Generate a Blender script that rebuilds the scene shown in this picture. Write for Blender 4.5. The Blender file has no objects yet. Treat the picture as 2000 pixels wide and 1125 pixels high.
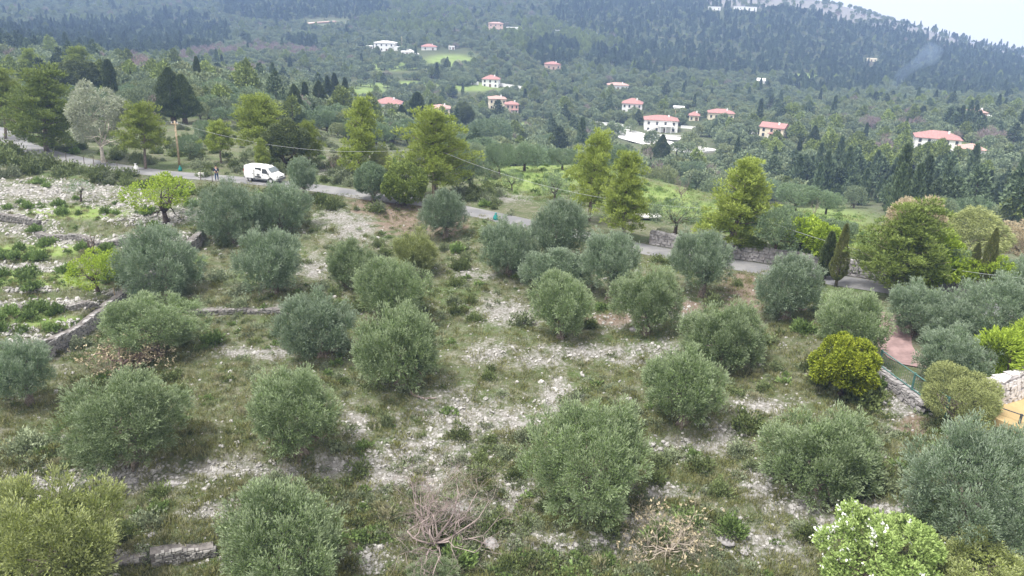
import bpy, math, random
import numpy as np
from mathutils import Matrix, Vector

# ------------------------------------------------------------------ camera, sky, light, exposure
scene = bpy.context.scene
COL = scene.collection
CAMZ, PITCH, ROLL, FPX = 60.0, math.radians(20), math.radians(2.0), 1540.0
fwd = np.array([0, math.cos(PITCH), -math.sin(PITCH)])
rgt0 = np.array([1.0, 0, 0]); up0 = np.array([0, math.sin(PITCH), math.cos(PITCH)])
rgt = math.cos(ROLL)*rgt0 + math.sin(ROLL)*up0
upv = math.cos(ROLL)*up0 - math.sin(ROLL)*rgt0
EYE = np.array([0, 0, CAMZ])
cd = bpy.data.cameras.new('camera'); cam = bpy.data.objects.new('camera', cd); COL.objects.link(cam)
cd.sensor_fit = 'HORIZONTAL'; cd.sensor_width = 36.0; cd.lens = FPX/2000*36.0
cd.clip_start = 0.5; cd.clip_end = 20000
M = Matrix.Identity(4)
for i in range(3):
    M[i][0], M[i][1], M[i][2], M[i][3] = rgt[i], upv[i], -fwd[i], EYE[i]
cam.matrix_world = M
scene.camera = cam

SUN_EL, SUN_AZ = math.radians(64), math.radians(235)      # azimuth clockwise from +Y: behind the camera, to the left
world = bpy.data.worlds.new('World'); scene.world = world; world.use_nodes = True
wn = world.node_tree.nodes; wl = world.node_tree.links
bg = wn['Background']
sky = wn.new('ShaderNodeTexSky'); sky.sky_type = 'NISHITA'; sky.sun_disc = False
sky.sun_elevation = SUN_EL; sky.sun_rotation = SUN_AZ
sky.air_density = 1.0; sky.dust_density = 4.0; sky.ozone_density = 1.0
mixw = wn.new('ShaderNodeMix'); mixw.data_type = 'RGBA'
mixw.inputs[0].default_value = 0.85
mixw.inputs[7].default_value = (11.2, 10.9, 10.7, 1)          # even overcast veil over the blue sky
wl.new(sky.outputs[0], mixw.inputs[6]); wl.new(mixw.outputs[2], bg.inputs[0])
bg.inputs[1].default_value = 0.10
sd = bpy.data.lights.new('sun', 'SUN'); so = bpy.data.objects.new('sun', sd); COL.objects.link(so)
sd.energy = 3.8; sd.angle = math.radians(16); sd.color = (1.0, 0.975, 0.94)
sdir = Vector((math.sin(SUN_AZ)*math.cos(SUN_EL), math.cos(SUN_AZ)*math.cos(SUN_EL), math.sin(SUN_EL)))
so.rotation_euler = sdir.to_track_quat('Z', 'Y').to_euler()
vs = scene.view_settings
scene.display_settings.display_device = 'sRGB'
vs.view_transform = 'Standard'; vs.look = 'None'; vs.gamma = 1.0; vs.use_curve_mapping = False
vs.exposure = 0.68
cy = scene.cycles
cy.max_bounces = 6; cy.diffuse_bounces = 3; cy.glossy_bounces = 2; cy.transmission_bounces = 3
cy.transparent_max_bounces = 8; cy.volume_bounces = 0
cy.use_denoising = True; cy.sample_clamp_indirect = 6.0

# ------------------------------------------------------------------ helpers
def ray(px, py):
    px = np.asarray(px, float); py = np.asarray(py, float)
    d = fwd + rgt*((px-1000)/FPX)[..., None] + upv*((562.5-py)/FPX)[..., None]
    return d/np.linalg.norm(d, axis=-1, keepdims=True)
def proj(P):
    q = np.asarray(P, float)-EYE
    dz = np.maximum(q@fwd, 1e-6)
    return 1000+FPX*(q@rgt)/dz, 562.5-FPX*(q@upv)/dz, dz

def _hash(ix, iy, seed):
    h = (ix.astype(np.int64)*374761393 + iy.astype(np.int64)*668265263 + seed*974711) & 0x7fffffff
    h = ((h ^ (h >> 13))*1274126177) & 0x7fffffff
    return ((h ^ (h >> 16)) & 0xffff)/65535.0
def vnoise(x, y, seed=0):
    x = np.asarray(x, float); y = np.asarray(y, float)
    ix = np.floor(x); iy = np.floor(y); fx = x-ix; fy = y-iy
    fx = fx*fx*(3-2*fx); fy = fy*fy*(3-2*fy)
    a = _hash(ix, iy, seed); b = _hash(ix+1, iy, seed); c = _hash(ix, iy+1, seed); d = _hash(ix+1, iy+1, seed)
    return (a*(1-fx)+b*fx)*(1-fy)+(c*(1-fx)+d*fx)*fy
def fbm(x, y, seed=0, o=4):
    s = 0; a = 0.5; t = 0
    for k in range(o):
        s = s+a*vnoise(x*2**k, y*2**k, seed+k*17); t += a; a *= 0.5
    return s/t*2-1

# ------------------------------------------------------------------ terrain: heights from points judged in the photograph
CP = [ # pixel x, pixel y, distance in metres
 (-100,1125,41),(300,1125,39),(700,1125,38),(1100,1125,38),(1500,1125,38.5),(2000,1125,41),
 (0,930,47),(400,905,45),(800,900,44.5),(1200,900,44),(1600,900,44.5),(2000,930,46),
 (0,760,57),(350,750,53),(750,745,51),(1150,740,51),(1500,740,51),(1900,760,53),
 (100,600,72),(400,600,65),(800,600,62),(1150,600,61),(1450,610,60),(1800,640,60),
 (50,480,85),(350,480,79),(640,490,74),(1000,500,71),
 (60,400,95),(380,400,90),(620,430,82),(820,450,79),
 (-100,235,160),(30,275,130),(150,312,114),(330,338,103),(520,352,95),(740,383,87),(930,412,82),(1150,463,76),(1290,493,74),(1460,520,72),(1700,556,69),(2000,602,65),
 (100,255,150),(300,270,140),(450,300,118),(640,310,112),(800,330,108),
 (950,360,104),(1050,335,122),(1250,372,112),(1450,430,95),(1600,425,104),(1760,470,95),(1950,520,86),
 (1150,320,138),(1350,370,128),
 (60,190,230),(300,200,210),(520,235,170),
 (120,140,330),(380,160,310),(620,200,290),
 (760,222,390),(860,228,400),(985,222,420),(1290,262,380),(1233,226,430),(1408,236,430),(1505,272,365),(1830,296,345),(1910,232,460),(1685,280,375),
 (957,172,505),(1207,177,540),(1080,137,610),(745,102,650),(840,102,625),(970,62,800),(1495,168,690),(1700,200,600),
 (560,120,560),(200,110,560),(400,60,850),(100,40,900),(700,20,1000),(1200,60,900),(1700,120,950),(1950,160,900),
 (0,-40,1500),(500,-50,1600),(1000,-40,1700),(1250,-15,1600),(1400,2,1500),(1550,4,1500),(1650,18,1500),(1750,44,1450),(1850,72,1400),(1950,98,1380),(2050,122,1350),(2300,200,1250),
]
XP = [ # hidden ground behind the near brow: u = x/y, y, height below camera
 (-0.05,170,-34),(0.1,200,-42),(0.25,190,-44),(0.4,180,-43),(0.6,170,-40),(0.1,280,-50),(0.35,270,-51),(0.6,260,-47),(-0.12,230,-40),
 (0.25,1950,-70),(0.45,1900,-120),(0.7,1800,-140),(0.0,2600,30),(-0.4,2600,40),(0.3,2600,-200),(-0.3,3200,60),
]
cp = []
for px, py, d in CP:
    p = ray(px, py)*d
    cp.append((p[0]/p[1], math.log(p[1]), p[2]))
for u, y, z in XP: cp.append((u, math.log(y), z))
cp = np.array(cp); CU = cp[:, 0]*2.0; CV = cp[:, 1]
def _tpsk(r2): return 0.5*r2*np.log(r2+1e-9)
n_ = len(cp)
A = np.zeros((n_+3, n_+3)); r2 = (CU[:, None]-CU)**2+(CV[:, None]-CV)**2
A[:n_, :n_] = _tpsk(r2)+np.eye(n_)*0.004
A[:n_, n_] = 1; A[:n_, n_+1] = CU; A[:n_, n_+2] = CV; A[n_:, :n_] = A[:n_, n_:].T
TW = np.linalg.solve(A, np.concatenate([cp[:, 2], [0, 0, 0]]))
def z_base(x, y):
    x = np.asarray(x, float); y = np.asarray(y, float)
    yy = np.clip(y, 26, 4200); u = np.clip(x/np.maximum(y, 5), -0.9, 0.9)*2.0; v = np.log(yy)
    sh = u.shape; u = u.ravel(); v = v.ravel(); out = np.empty_like(u)
    for s in range(0, len(u), 40000):
        uu = u[s:s+40000, None]; vv = v[s:s+40000, None]
        out[s:s+40000] = _tpsk((uu-CU)**2+(vv-CV)**2)@TW[:n_]+TW[n_]+TW[n_+1]*uu[:, 0]+TW[n_+2]*vv[:, 0]
    return out.reshape(sh)+CAMZ
def hit_f(zf, px, py):
    px = np.atleast_1d(np.asarray(px, float)); py = np.atleast_1d(np.asarray(py, float))
    D = ray(px, py); out = np.full((len(px), 3), np.nan)
    t = np.exp(np.linspace(math.log(22), math.log(3600), 420))
    for s in range(0, len(px), 400):
        d = D[s:s+400]; P = EYE+d[:, None, :]*t[None, :, None]
        g = P[..., 2]-zf(P[..., 0], P[..., 1])
        below = g < 0; k = np.argmax(below, axis=1); ok = below.any(axis=1) & (k > 0)
        i = np.arange(len(d)); k0 = np.maximum(k-1, 0)
        a = t[k0].copy(); b = t[k].copy()
        for _ in range(14):
            m = (a+b)/2; Q = EYE+d*m[:, None]
            bl = Q[:, 2] < zf(Q[:, 0], Q[:, 1])
            b = np.where(bl, m, b); a = np.where(bl, a, m)
        Q = EYE+d*((a+b)/2)[:, None]
        Q[~ok] = np.nan
        out[s:s+400] = Q
    return out
def seg_dist(x, y, line):
    """distance to a polyline, signed side (left +), parameter"""
    best = np.full(np.shape(x), 1e9); side = np.zeros(np.shape(x)); par = np.zeros(np.shape(x))
    for k in range(len(line)-1):
        ax, ay = line[k][:2]; bx, by = line[k+1][:2]
        dx, dy = bx-ax, by-ay; L2 = dx*dx+dy*dy+1e-9
        t = np.clip(((x-ax)*dx+(y-ay)*dy)/L2, 0, 1)
        qx = x-(ax+t*dx); qy = y-(ay+t*dy); d = np.hypot(qx, qy)
        m = d < best
        best = np.where(m, d, best); side = np.where(m, np.sign(dx*qy-dy*qx), side); par = np.where(m, k+t, par)
    return best, side, par
def smooth(a, b, x):
    t = np.clip((x-a)/(b-a), 0, 1); return t*t*(3-2*t)
def resample(P, step):
    P = np.asarray(P, float); L = np.r_[0, np.cumsum(np.linalg.norm(np.diff(P, axis=0), axis=1))]
    n = max(2, int(L[-1]/step)+1); s = np.linspace(0, L[-1], n)
    return np.stack([np.interp(s, L, P[:, k]) for k in range(P.shape[1])], 1)
def smoothline(P, n=2):
    P = np.asarray(P, float)
    for _ in range(n):
        Q = [P[0]]
        for k in range(len(P)-1): Q += [P[k]*.75+P[k+1]*.25, P[k]*.25+P[k+1]*.75]
        Q.append(P[-1]); P = np.array(Q)
    return P
ROADPX = [(-160,205),(-60,228),(20,268),(60,291),(150,313),(240,329),(330,340),(420,347),(520,354),(640,369),(740,385),(840,397),(930,413),(1000,430),(1150,463),(1290,494),(1460,521),(1700,557),(1850,580),(2000,603),(2200,634)]
road = hit_f(z_base, *np.array(ROADPX).T)
road = resample(smoothline(road), 1.5)
rz = road[:, 2].copy()
for _ in range(12): rz[1:-1] = (rz[:-2]+2*rz[1:-1]+rz[2:])/4
road[:, 2] = rz
RW = 1.55
# steps: retaining edges (polyline px on base terrain, height raised on the LEFT side of travel, reach, ramp width)
def pxline(L, zf=z_base): return resample(smoothline(hit_f(zf, *np.array(L, float).T), 1), 1.0)
edge_plot = pxline([(-40,745),(80,695),(150,655),(215,605),(262,572),(330,520),(395,470),(430,430)])
edge_right = [None]
TERR = [
 (pxline([(-40,945),(120,930),(330,912),(520,918),(700,905),(800,915)]), 0.55),
 (pxline([(180,1112),(300,1095),(450,1068),(560,1060)]), 0.8),
 (pxline([(330,622),(390,608),(560,606),(640,640)]), 0.6),
 (pxline([(860,720),(960,700),(1150,695),(1300,690),(1420,700)]), 0.55),
 (pxline([(1180,900),(1280,868),(1420,850),(1540,785)]), 0.55),
 (pxline([(720,850),(840,800),(960,785),(1080,800)]), 0.6),
 (pxline([(950,1075),(1150,1070),(1300,1060),(1500,1075),(1620,1060)]), 0.5),
 (pxline([(1060,640),(1200,632),(1340,612),(1420,600)]), 0.5),
 (pxline([(-60,595),(60,598),(200,605)]), 0.7),
 (pxline([(-60,520),(60,520),(190,535)]), 0.5),
 (pxline([(-60,430),(40,430),(150,465),(300,470),(400,440)]), 0.7),
]
# wall behind the right half of the road
nrm = np.gradient(road[:, :2], axis=0); nrm /= np.linalg.norm(nrm, axis=1)[:, None]
lft = np.stack([-nrm[:, 1], nrm[:, 0]], 1)
rpx = proj(road)[0]
iw = [i for i in range(len(road)) if 1235 < rpx[i] < 2250]
wall_road = np.c_[road[iw, :2]+lft[iw]*(RW+0.45), road[iw, 2]]
def Z(x, y):
    x = np.asarray(x, float); y = np.asarray(y, float)
    z = z_base(x, y)
    nearw = smooth(170, 110, y)
    z = z+nearw*(0.28*fbm(x*0.22, y*0.22, 3, 3)+0.07*fbm(x*1.1, y*1.1, 9, 3))
    z = z+(1-nearw)*smooth(90, 300, y)*2.2*fbm(x*0.02, y*0.02, 5, 4)
    near = y < 120
    if near.any() and (y.min() < 120):
        d, s, t = seg_dist(x, y, edge_plot)
        z = z+np.where(near, 1.25*smooth(-0.35, 0.15, d*s)*smooth(16, 6, np.where(s > 0, d, 0)), 0)
        for L, h in TERR:
            d, s, t = seg_dist(x, y, L)
            end = smooth(0, 4, t)*smooth(len(L)-1, len(L)-5, t)
            z = z+np.where(near, h*end*smooth(-0.5, 0.4, d*s)*smooth(7, 2, np.where(s > 0, d, 0)), 0)
    rr = y < 200
    if rr.any():
        d, s, t = seg_dist(x, y, road)
        zr = np.interp(t, np.arange(len(road)), road[:, 2])
        w = smooth(5.5, RW+0.25, d)
        z = np.where(rr, z*(1-w)+(zr-0.06)*w, z)
        d2, s2, t2 = seg_dist(x, y, wall_road)
        behind = (s2 > 0) & (t2 > 0.01) & (t2 < len(wall_road)-1.01) & rr
        zt = np.interp(t2, np.arange(len(wall_road)), wall_road[:, 2])+1.15
        zt = zt+0.0*x
        wb = smooth(9, 1.0, d2)
        z = np.where(behind & (d2 > 0.12), np.maximum(z*(1-wb)+zt*wb, zt-0.6*d2), z)
    return z
# heights on a fan-shaped grid, looked up between its points from here on
GU = np.r_[np.linspace(-1.25, -0.80, 24)[:-1], np.linspace(-0.80, 0.80, 330), np.linspace(0.80, 1.25, 24)[1:]]
GY = np.exp(np.r_[np.linspace(math.log(14), math.log(26), 22)[:-1], np.linspace(math.log(26), math.log(120), 330)[:-1], np.linspace(math.log(120), math.log(2000), 236)])
GYY = np.repeat(GY[:, None], len(GU), 1); GXX = GU[None, :]*GYY
GZ = np.empty_like(GXX)
for _m in (GY < 210, GY >= 210): GZ[_m] = Z(GXX[_m], GYY[_m])
LGY = np.log(GY)
def Z(x, y):
    x = np.asarray(x, float); y = np.asarray(y, float)
    v = np.interp(np.log(np.clip(y, 14, 2000)), LGY, np.arange(len(GY))); u = np.interp(x/np.maximum(y, 14), GU, np.arange(len(GU)))
    i = np.minimum(v.astype(int), len(GY)-2); j = np.minimum(u.astype(int), len(GU)-2); fv = v-i; fu = u-j
    return (GZ[i, j]*(1-fu)+GZ[i, j+1]*fu)*(1-fv)+(GZ[i+1, j]*(1-fu)+GZ[i+1, j+1]*fu)*fv
def hit(px, py): return hit_f(Z, px, py)
def hit1(px, py):
    p = hit(px, py)[0]
    if np.isnan(p[0]): p = EYE+ray(px, py)*1500
    return p
def zat(x, y): return float(Z(np.array([x]), np.array([y]))[0])

# ------------------------------------------------------------------ mesh tools
class MB:
    def __init__(s): s.v = []; s.q = []; s.t = []; s.n = 0; s.qm = []; s.tm = []
    def add(s, V, Q=None, T=None, m=0):
        V = np.asarray(V, float).reshape(-1, 3)
        if Q is not None and len(Q): s.q.append(np.asarray(Q, int).reshape(-1, 4)+s.n); s.qm.append(np.full(len(s.q[-1]), m))
        if T is not None and len(T): s.t.append(np.asarray(T, int).reshape(-1, 3)+s.n); s.tm.append(np.full(len(s.t[-1]), m))
        s.v.append(V); s.n += len(V); return s
    def box(s, c, d, rot=0.0, jit=0.0, rng=None, m=0, taper=1.0):
        x, y, z = np.array(d)/2.0
        V = np.array([[-x,-y,-z],[x,-y,-z],[x,y,-z],[-x,y,-z],[-x*taper,-y*taper,z],[x*taper,-y*taper,z],[x*taper,y*taper,z],[-x*taper,y*taper,z]])
        if jit: V = V+rng.uniform(-jit, jit, V.shape)*np.array(d)
        cr, sr = math.cos(rot), math.sin(rot)
        V = np.stack([V[:, 0]*cr-V[:, 1]*sr, V[:, 0]*sr+V[:, 1]*cr, V[:, 2]], 1)+np.asarray(c, float)
        return s.add(V, [[0,3,2,1],[4,5,6,7],[0,1,5,4],[1,2,6,5],[2,3,7,6],[3,0,4,7]], m=m)
    def tube(s, P, R, n=6, m=0, cap=True):
        P = np.asarray(P, float); R = np.broadcast_to(np.asarray(R, float), (len(P),))
        T = np.gradient(P, axis=0); T /= np.linalg.norm(T, axis=1)[:, None]+1e-9
        a = np.array([0.31, 0.2, 0.93]) if abs(T[0][2]) < 0.9 else np.array([1.0, 0.1, 0])
        U = np.cross(T, a); U /= np.linalg.norm(U, axis=1)[:, None]+1e-9; W = np.cross(T, U)
        th = np.arange(n)*2*math.pi/n
        V = P[:, None, :]+R[:, None, None]*(np.cos(th)[None, :, None]*U[:, None, :]+np.sin(th)[None, :, None]*W[:, None, :])
        k = len(P); i = np.arange(k-1)[:, None]*n; j = np.arange(n)[None, :]; j2 = (j+1) % n
        Q = np.stack([i+j, i+j2, i+n+j2, i+n+j], -1).reshape(-1, 4)
        V = V.reshape(-1, 3); Tt = []
        if cap:
            V = np.r_[V, P[:1], P[-1:]]; c0 = k*n; c1 = k*n+1
            Tt = [[c0, (a+1) % n, a] for a in range(n)]+[[c1, (k-1)*n+a, (k-1)*n+(a+1) % n] for a in range(n)]
        return s.add(V, Q, Tt, m)
    def mesh(s, name, mats, smooth_=False):
        me = bpy.data.meshes.new(name)
        V = np.concatenate(s.v).astype(np.float32) if s.v else np.zeros((0, 3), np.float32)
        Q = np.concatenate(s.q) if s.q else np.zeros((0, 4), int); T = np.concatenate(s.t) if s.t else np.zeros((0, 3), int)
        me.vertices.add(len(V)); me.vertices.foreach_set('co', V.ravel())
        nl = Q.size+T.size; npoly = len(Q)+len(T)
        me.loops.add(nl); me.polygons.add(npoly)
        me.loops.foreach_set('vertex_index', np.r_[Q.ravel(), T.ravel()].astype(np.int32))
        me.polygons.foreach_set('loop_start', np.r_[np.arange(len(Q))*4, Q.size+np.arange(len(T))*3].astype(np.int32))
        mi = np.concatenate((s.qm+s.tm) or [np.zeros(0)]).astype(np.int32)
        if not isinstance(mats, (list, tuple)): mats = [mats]
        for m in mats: me.materials.append(m)
        if npoly:
            me.polygons.foreach_set('material_index', mi)
            me.polygons.foreach_set('use_smooth', np.full(npoly, bool(smooth_)))
        me.update(calc_edges=True); me.validate(verbose=False)
        return me
def obj(name, mesh, parent=None, loc=(0, 0, 0), rz=0.0, scl=(1, 1, 1)):
    o = bpy.data.objects.new(name, mesh); COL.objects.link(o)
    o.location = [float(a) for a in loc]; o.rotation_euler = (0, 0, float(rz)); o.scale = [float(a) for a in scl]
    if parent is not None: o.parent = parent
    return o
def tag(o, label, cat, group=None):
    o['label'] = label; o['category'] = cat
    if group: o['group'] = group
    return o
def thing(name, label, cat, loc, rz=0.0, group=None): return tag(obj(name, None, None, loc, rz), label, cat, group)
def struct(name, me, label=None):
    o = obj(name, me); o['kind'] = 'structure'
    if label: o['label'] = label
    return o
def stuff(o, label, cat=None):
    o['kind'] = 'stuff'; o['label'] = label
    if cat: o['category'] = cat
    return o

# ------------------------------------------------------------------ materials
def newmat(name):
    m = bpy.data.materials.new(name); m.use_nodes = True
    nt = m.node_tree; b = nt.nodes['Principled BSDF']
    return m, nt, b
def N(nt, t, **k):
    n = nt.nodes.new(t)
    for a, v in k.items(): setattr(n, a, v)
    return n
def mixc(nt, fac, a, b, blend='MIX'):
    n = N(nt, 'ShaderNodeMix', data_type='RGBA', blend_type=blend)
    for i, v in ((0, fac), (6, a), (7, b)):
        if isinstance(v, (int, float)): n.inputs[i].default_value = v
        elif isinstance(v, tuple): n.inputs[i].default_value = v if len(v) == 4 else v+(1,)
        else: nt.links.new(v, n.inputs[i])
    return n.outputs[2]
def noise(nt, scale, detail=4, coord=None, rough=0.55):
    n = N(nt, 'ShaderNodeTexNoise'); n.inputs['Scale'].default_value = scale; n.inputs['Detail'].default_value = detail
    n.inputs['Roughness'].default_value = rough
    if coord is not None: nt.links.new(coord, n.inputs['Vector'])
    return n.outputs[0]
def ramp(nt, v, a, b):
    n = N(nt, 'ShaderNodeMapRange'); n.inputs[1].default_value = a; n.inputs[2].default_value = b
    n.interpolation_type = 'SMOOTHSTEP'
    nt.links.new(v, n.inputs[0]); return n.outputs[0]
def mat(name, col, rough=0.8, var=0.12, scale=6.0, spec=0.2, bump=0.0, metal=0.0):
    m, nt, b = newmat(name)
    tc = N(nt, 'ShaderNodeTexCoord').outputs['Object']
    n = noise(nt, scale, 5, tc)
    d = tuple(c*(1-var*2) for c in col); l = tuple(min(1, c*(1+var*1.4)) for c in col)
    nt.links.new(mixc(nt, ramp(nt, n, 0.3, 0.7), d, l), b.inputs['Base Color'])
    b.inputs['Roughness'].default_value = rough; b.inputs['Specular IOR Level'].default_value = spec; b.inputs['Metallic'].default_value = metal
    if bump:
        bp = N(nt, 'ShaderNodeBump'); bp.inputs['Strength'].default_value = bump; bp.inputs['Distance'].default_value = 0.05
        nt.links.new(noise(nt, scale*3, 4, tc), bp.inputs['Height']); nt.links.new(bp.outputs[0], b.inputs['Normal'])
    return m
def leafmat(name, dark, light, back=None, tint=0.25, nscale=0.9, transl=0.25, hue=None):
    transl *= .6
    """leaf colours: two greens mixed by a clump-sized noise and per tree; paler underside"""
    m, nt, b = newmat(name)
    tc = N(nt, 'ShaderNodeTexCoord').outputs['Object']
    oi = N(nt, 'ShaderNodeObjectInfo').outputs['Random']
    n1 = ramp(nt, noise(nt, nscale, 3, tc), 0.32, 0.68)
    c = mixc(nt, n1, dark, light)
    n2 = noise(nt, nscale*9, 2, tc)
    c = mixc(nt, ramp(nt, n2, 0.35, 0.75), c, tuple(min(1, v*1.35) for v in light))
    if hue is not None:
        c = mixc(nt, ramp(nt, oi, 0.45, 1.0), c, hue, 'MIX')
    br = N(nt, 'ShaderNodeMapRange'); br.inputs[3].default_value = 1-tint; br.inputs[4].default_value = 1+tint; nt.links.new(oi, br.inputs[0])
    hs = N(nt, 'ShaderNodeHueSaturation'); nt.links.new(br.outputs[0], hs.inputs['Value']); nt.links.new(c, hs.inputs['Color']); c = hs.outputs[0]
    if back:
        g = N(nt, 'ShaderNodeNewGeometry').outputs['Backfacing']
        c = mixc(nt, g, c, back)
    nt.links.new(c, b.inputs['Base Color']); b.inputs['Roughness'].default_value = 0.62; b.inputs['Specular IOR Level'].default_value = 0.25
    if transl:
        tr = N(nt, 'ShaderNodeBsdfTranslucent'); nt.links.new(c, tr.inputs[0])
        mx = N(nt, 'ShaderNodeMixShader'); mx.inputs[0].default_value = transl
        nt.links.new(b.outputs[0], mx.inputs[1]); nt.links.new(tr.outputs[0], mx.inputs[2])
        nt.links.new(mx.outputs[0], nt.nodes['Material Output'].inputs[0])
    return m
ML = dict(
 olive=leafmat('olive_leaf', (0.072,0.115,0.031), (0.168,0.236,0.082), (0.189,0.246,0.123), 0.2, 0.95),
 olive_blue=leafmat('olive_leaf_grey', (0.070,0.115,0.046), (0.160,0.230,0.113), (0.189,0.246,0.152), 0.2, 0.95),
 olive_tip=leafmat('olive_leaf_lit_tip', (0.164,0.226,0.094), (0.271,0.336,0.172), (0.271,0.328,0.197), 0.14, 0.95),  # paler leaf copies that paint light onto the spray tips
 olive_blue_tip=leafmat('olive_leaf_grey_lit_tip', (0.156,0.217,0.123), (0.258,0.324,0.205), (0.271,0.328,0.238), 0.14, 0.95),
 olive_yel_tip=leafmat('olive_leaf_yellowish_lit_tip', (0.211,0.246,0.070), (0.334,0.370,0.132), (0.317,0.352,0.167), 0.1, 0.95),
 olive_yel=leafmat('olive_leaf_yellowish', (0.110,0.145,0.031), (0.220,0.255,0.062), (0.238,0.273,0.106), 0.1, 0.55),
 pine=leafmat('pine_needle', (0.155,0.205,0.035), (0.27,0.325,0.07), None, 0.15, 0.5, 0.3),
 pine_dk=leafmat('pine_needle_dark', (0.11,0.155,0.035), (0.20,0.255,0.06), None, 0.15, 0.5, 0.2),
 cyp=leafmat('cypress_leaf', (0.055,0.08,0.028), (0.10,0.13,0.048), None, 0.2, 0.8, 0.1),
 cyp_br=leafmat('cypress_leaf_brownish', (0.085,0.11,0.028), (0.145,0.155,0.05), None, 0.1, 0.9, 0.1),
 dark=leafmat('dark_broadleaf', (0.07,0.095,0.033), (0.125,0.155,0.06), None, 0.15, 0.8, 0.15),
 euc=leafmat('pale_leaf', (0.20,0.235,0.15), (0.33,0.36,0.24), (0.36,0.38,0.3), 0.1, 0.7, 0.3),
 lime=leafmat('lime_leaf', (0.17,0.255,0.025), (0.30,0.39,0.045), None, 0.1, 0.9, 0.35),
 citrus=leafmat('citrus_leaf', (0.105,0.15,0.012), (0.235,0.27,0.022), None, 0.05, 1.6, 0.15),
 soft=leafmat('soft_leaf', (0.19,0.22,0.08), (0.30,0.33,0.13), None, 0.1, 0.7, 0.3),
 tan=leafmat('tan_catkin', (0.30,0.245,0.15), (0.42,0.36,0.24), None, 0.1, 0.8, 0.3),
 blossom=leafmat('blossom_leaf', (0.17,0.26,0.06), (0.30,0.385,0.13), None, 0.05, 0.9, 0.35),
 petal=leafmat('white_petal', (0.75,0.76,0.70), (0.85,0.85,0.82), None, 0.03, 2.0, 0.3),
 shrub=leafmat('shrub_leaf', (0.09,0.125,0.045), (0.18,0.22,0.08), None, 0.35, 1.2, 0.15, hue=(0.14,0.16,0.10)),
 sage=leafmat('sage_leaf', (0.16,0.195,0.11), (0.26,0.295,0.18), None, 0.2, 1.2, 0.15),
 lush=leafmat('lush_leaf', (0.10,0.155,0.045), (0.17,0.24,0.075), None, 0.2, 1.2, 0.25),
 grass=leafmat('grass_blade', (0.12,0.14,0.04), (0.21,0.21,0.075), None, 0.4, 1.0, 0.2, hue=(0.215,0.205,0.125)),
 farolive=leafmat('woodland_leaf', (0.123,0.167,0.088), (0.216,0.264,0.150), None, 0.3, 0.5, 0.2, hue=(0.167,0.189,0.088)),
 farcyp=leafmat('far_cypress_leaf', (0.055,0.085,0.045), (0.10,0.135,0.07), None, 0.3, 0.5, 0.05),
 farpine=leafmat('far_pine_leaf', (0.11,0.15,0.04), (0.20,0.245,0.07), None, 0.25, 0.5, 0.1),
)
mBark = mat('bark', (0.20,0.165,0.135), 0.9, 0.25, 9, 0.1, 0.5)
mBarkD = mat('dark_bark', (0.085,0.065,0.052), 0.9, 0.25, 9, 0.1, 0.4)
mBarkP = mat('pale_bark', (0.52,0.47,0.40), 0.8, 0.2, 5, 0.1, 0.2)
mTwig = mat('bare_twig', (0.30,0.22,0.19), 0.85, 0.2, 3, 0.1)
mTwigS = mat('straw_twig', (0.50,0.43,0.35), 0.85, 0.2, 3, 0.1)
mTwigT = mat('tan_twig', (0.34,0.275,0.255), 0.85, 0.2, 3, 0.1)
mTwigP = mat('purple_twig', (0.27,0.215,0.20), 0.85, 0.15, 1, 0.1)
mStone = None
def stonemat(name, col, var=0.35):
    m, nt, b = newmat(name)
    oi = N(nt, 'ShaderNodeObjectInfo').outputs['Random']; tc = N(nt, 'ShaderNodeTexCoord').outputs['Object']
    g = N(nt, 'ShaderNodeNewGeometry').outputs['Random Per Island']
    a = tuple(c*(1-var) for c in col); l = tuple(min(0.8, c*(1+var*0.7)) for c in col)
    c = mixc(nt, oi, a, l); c = mixc(nt, g, c, l); c = mixc(nt, ramp(nt, noise(nt, 2.6, 5, tc), 0.4, 0.75), c, tuple(v*0.62 for v in col))
    nt.links.new(c, b.inputs['Base Color']); b.inputs['Roughness'].default_value = 0.9; b.inputs['Specular IOR Level'].default_value = 0.15
    bp = N(nt, 'ShaderNodeBump'); bp.inputs['Strength'].default_value = 0.4; bp.inputs['Distance'].default_value = 0.04
    nt.links.new(noise(nt, 14, 4, tc), bp.inputs['Height']); nt.links.new(bp.outputs[0], b.inputs['Normal'])
    return m
mStone = stonemat('limestone', (0.38,0.365,0.345), .4)
mStoneD = stonemat('weathered_wall_stone', (0.23,0.22,0.205), .35)
mStoneG = stonemat('grey_wall_stone', (0.30,0.285,0.28), 0.3)
mStoneW = stonemat('white_wall_stone', (0.62,0.59,0.57), 0.2)
mMortar = mat('mortar', (0.27,0.25,0.245), 0.95, 0.2, 3)
mMortarD = mat('wall_joint_dark', (0.17,0.155,0.145), 0.95, 0.2, 3)

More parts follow.
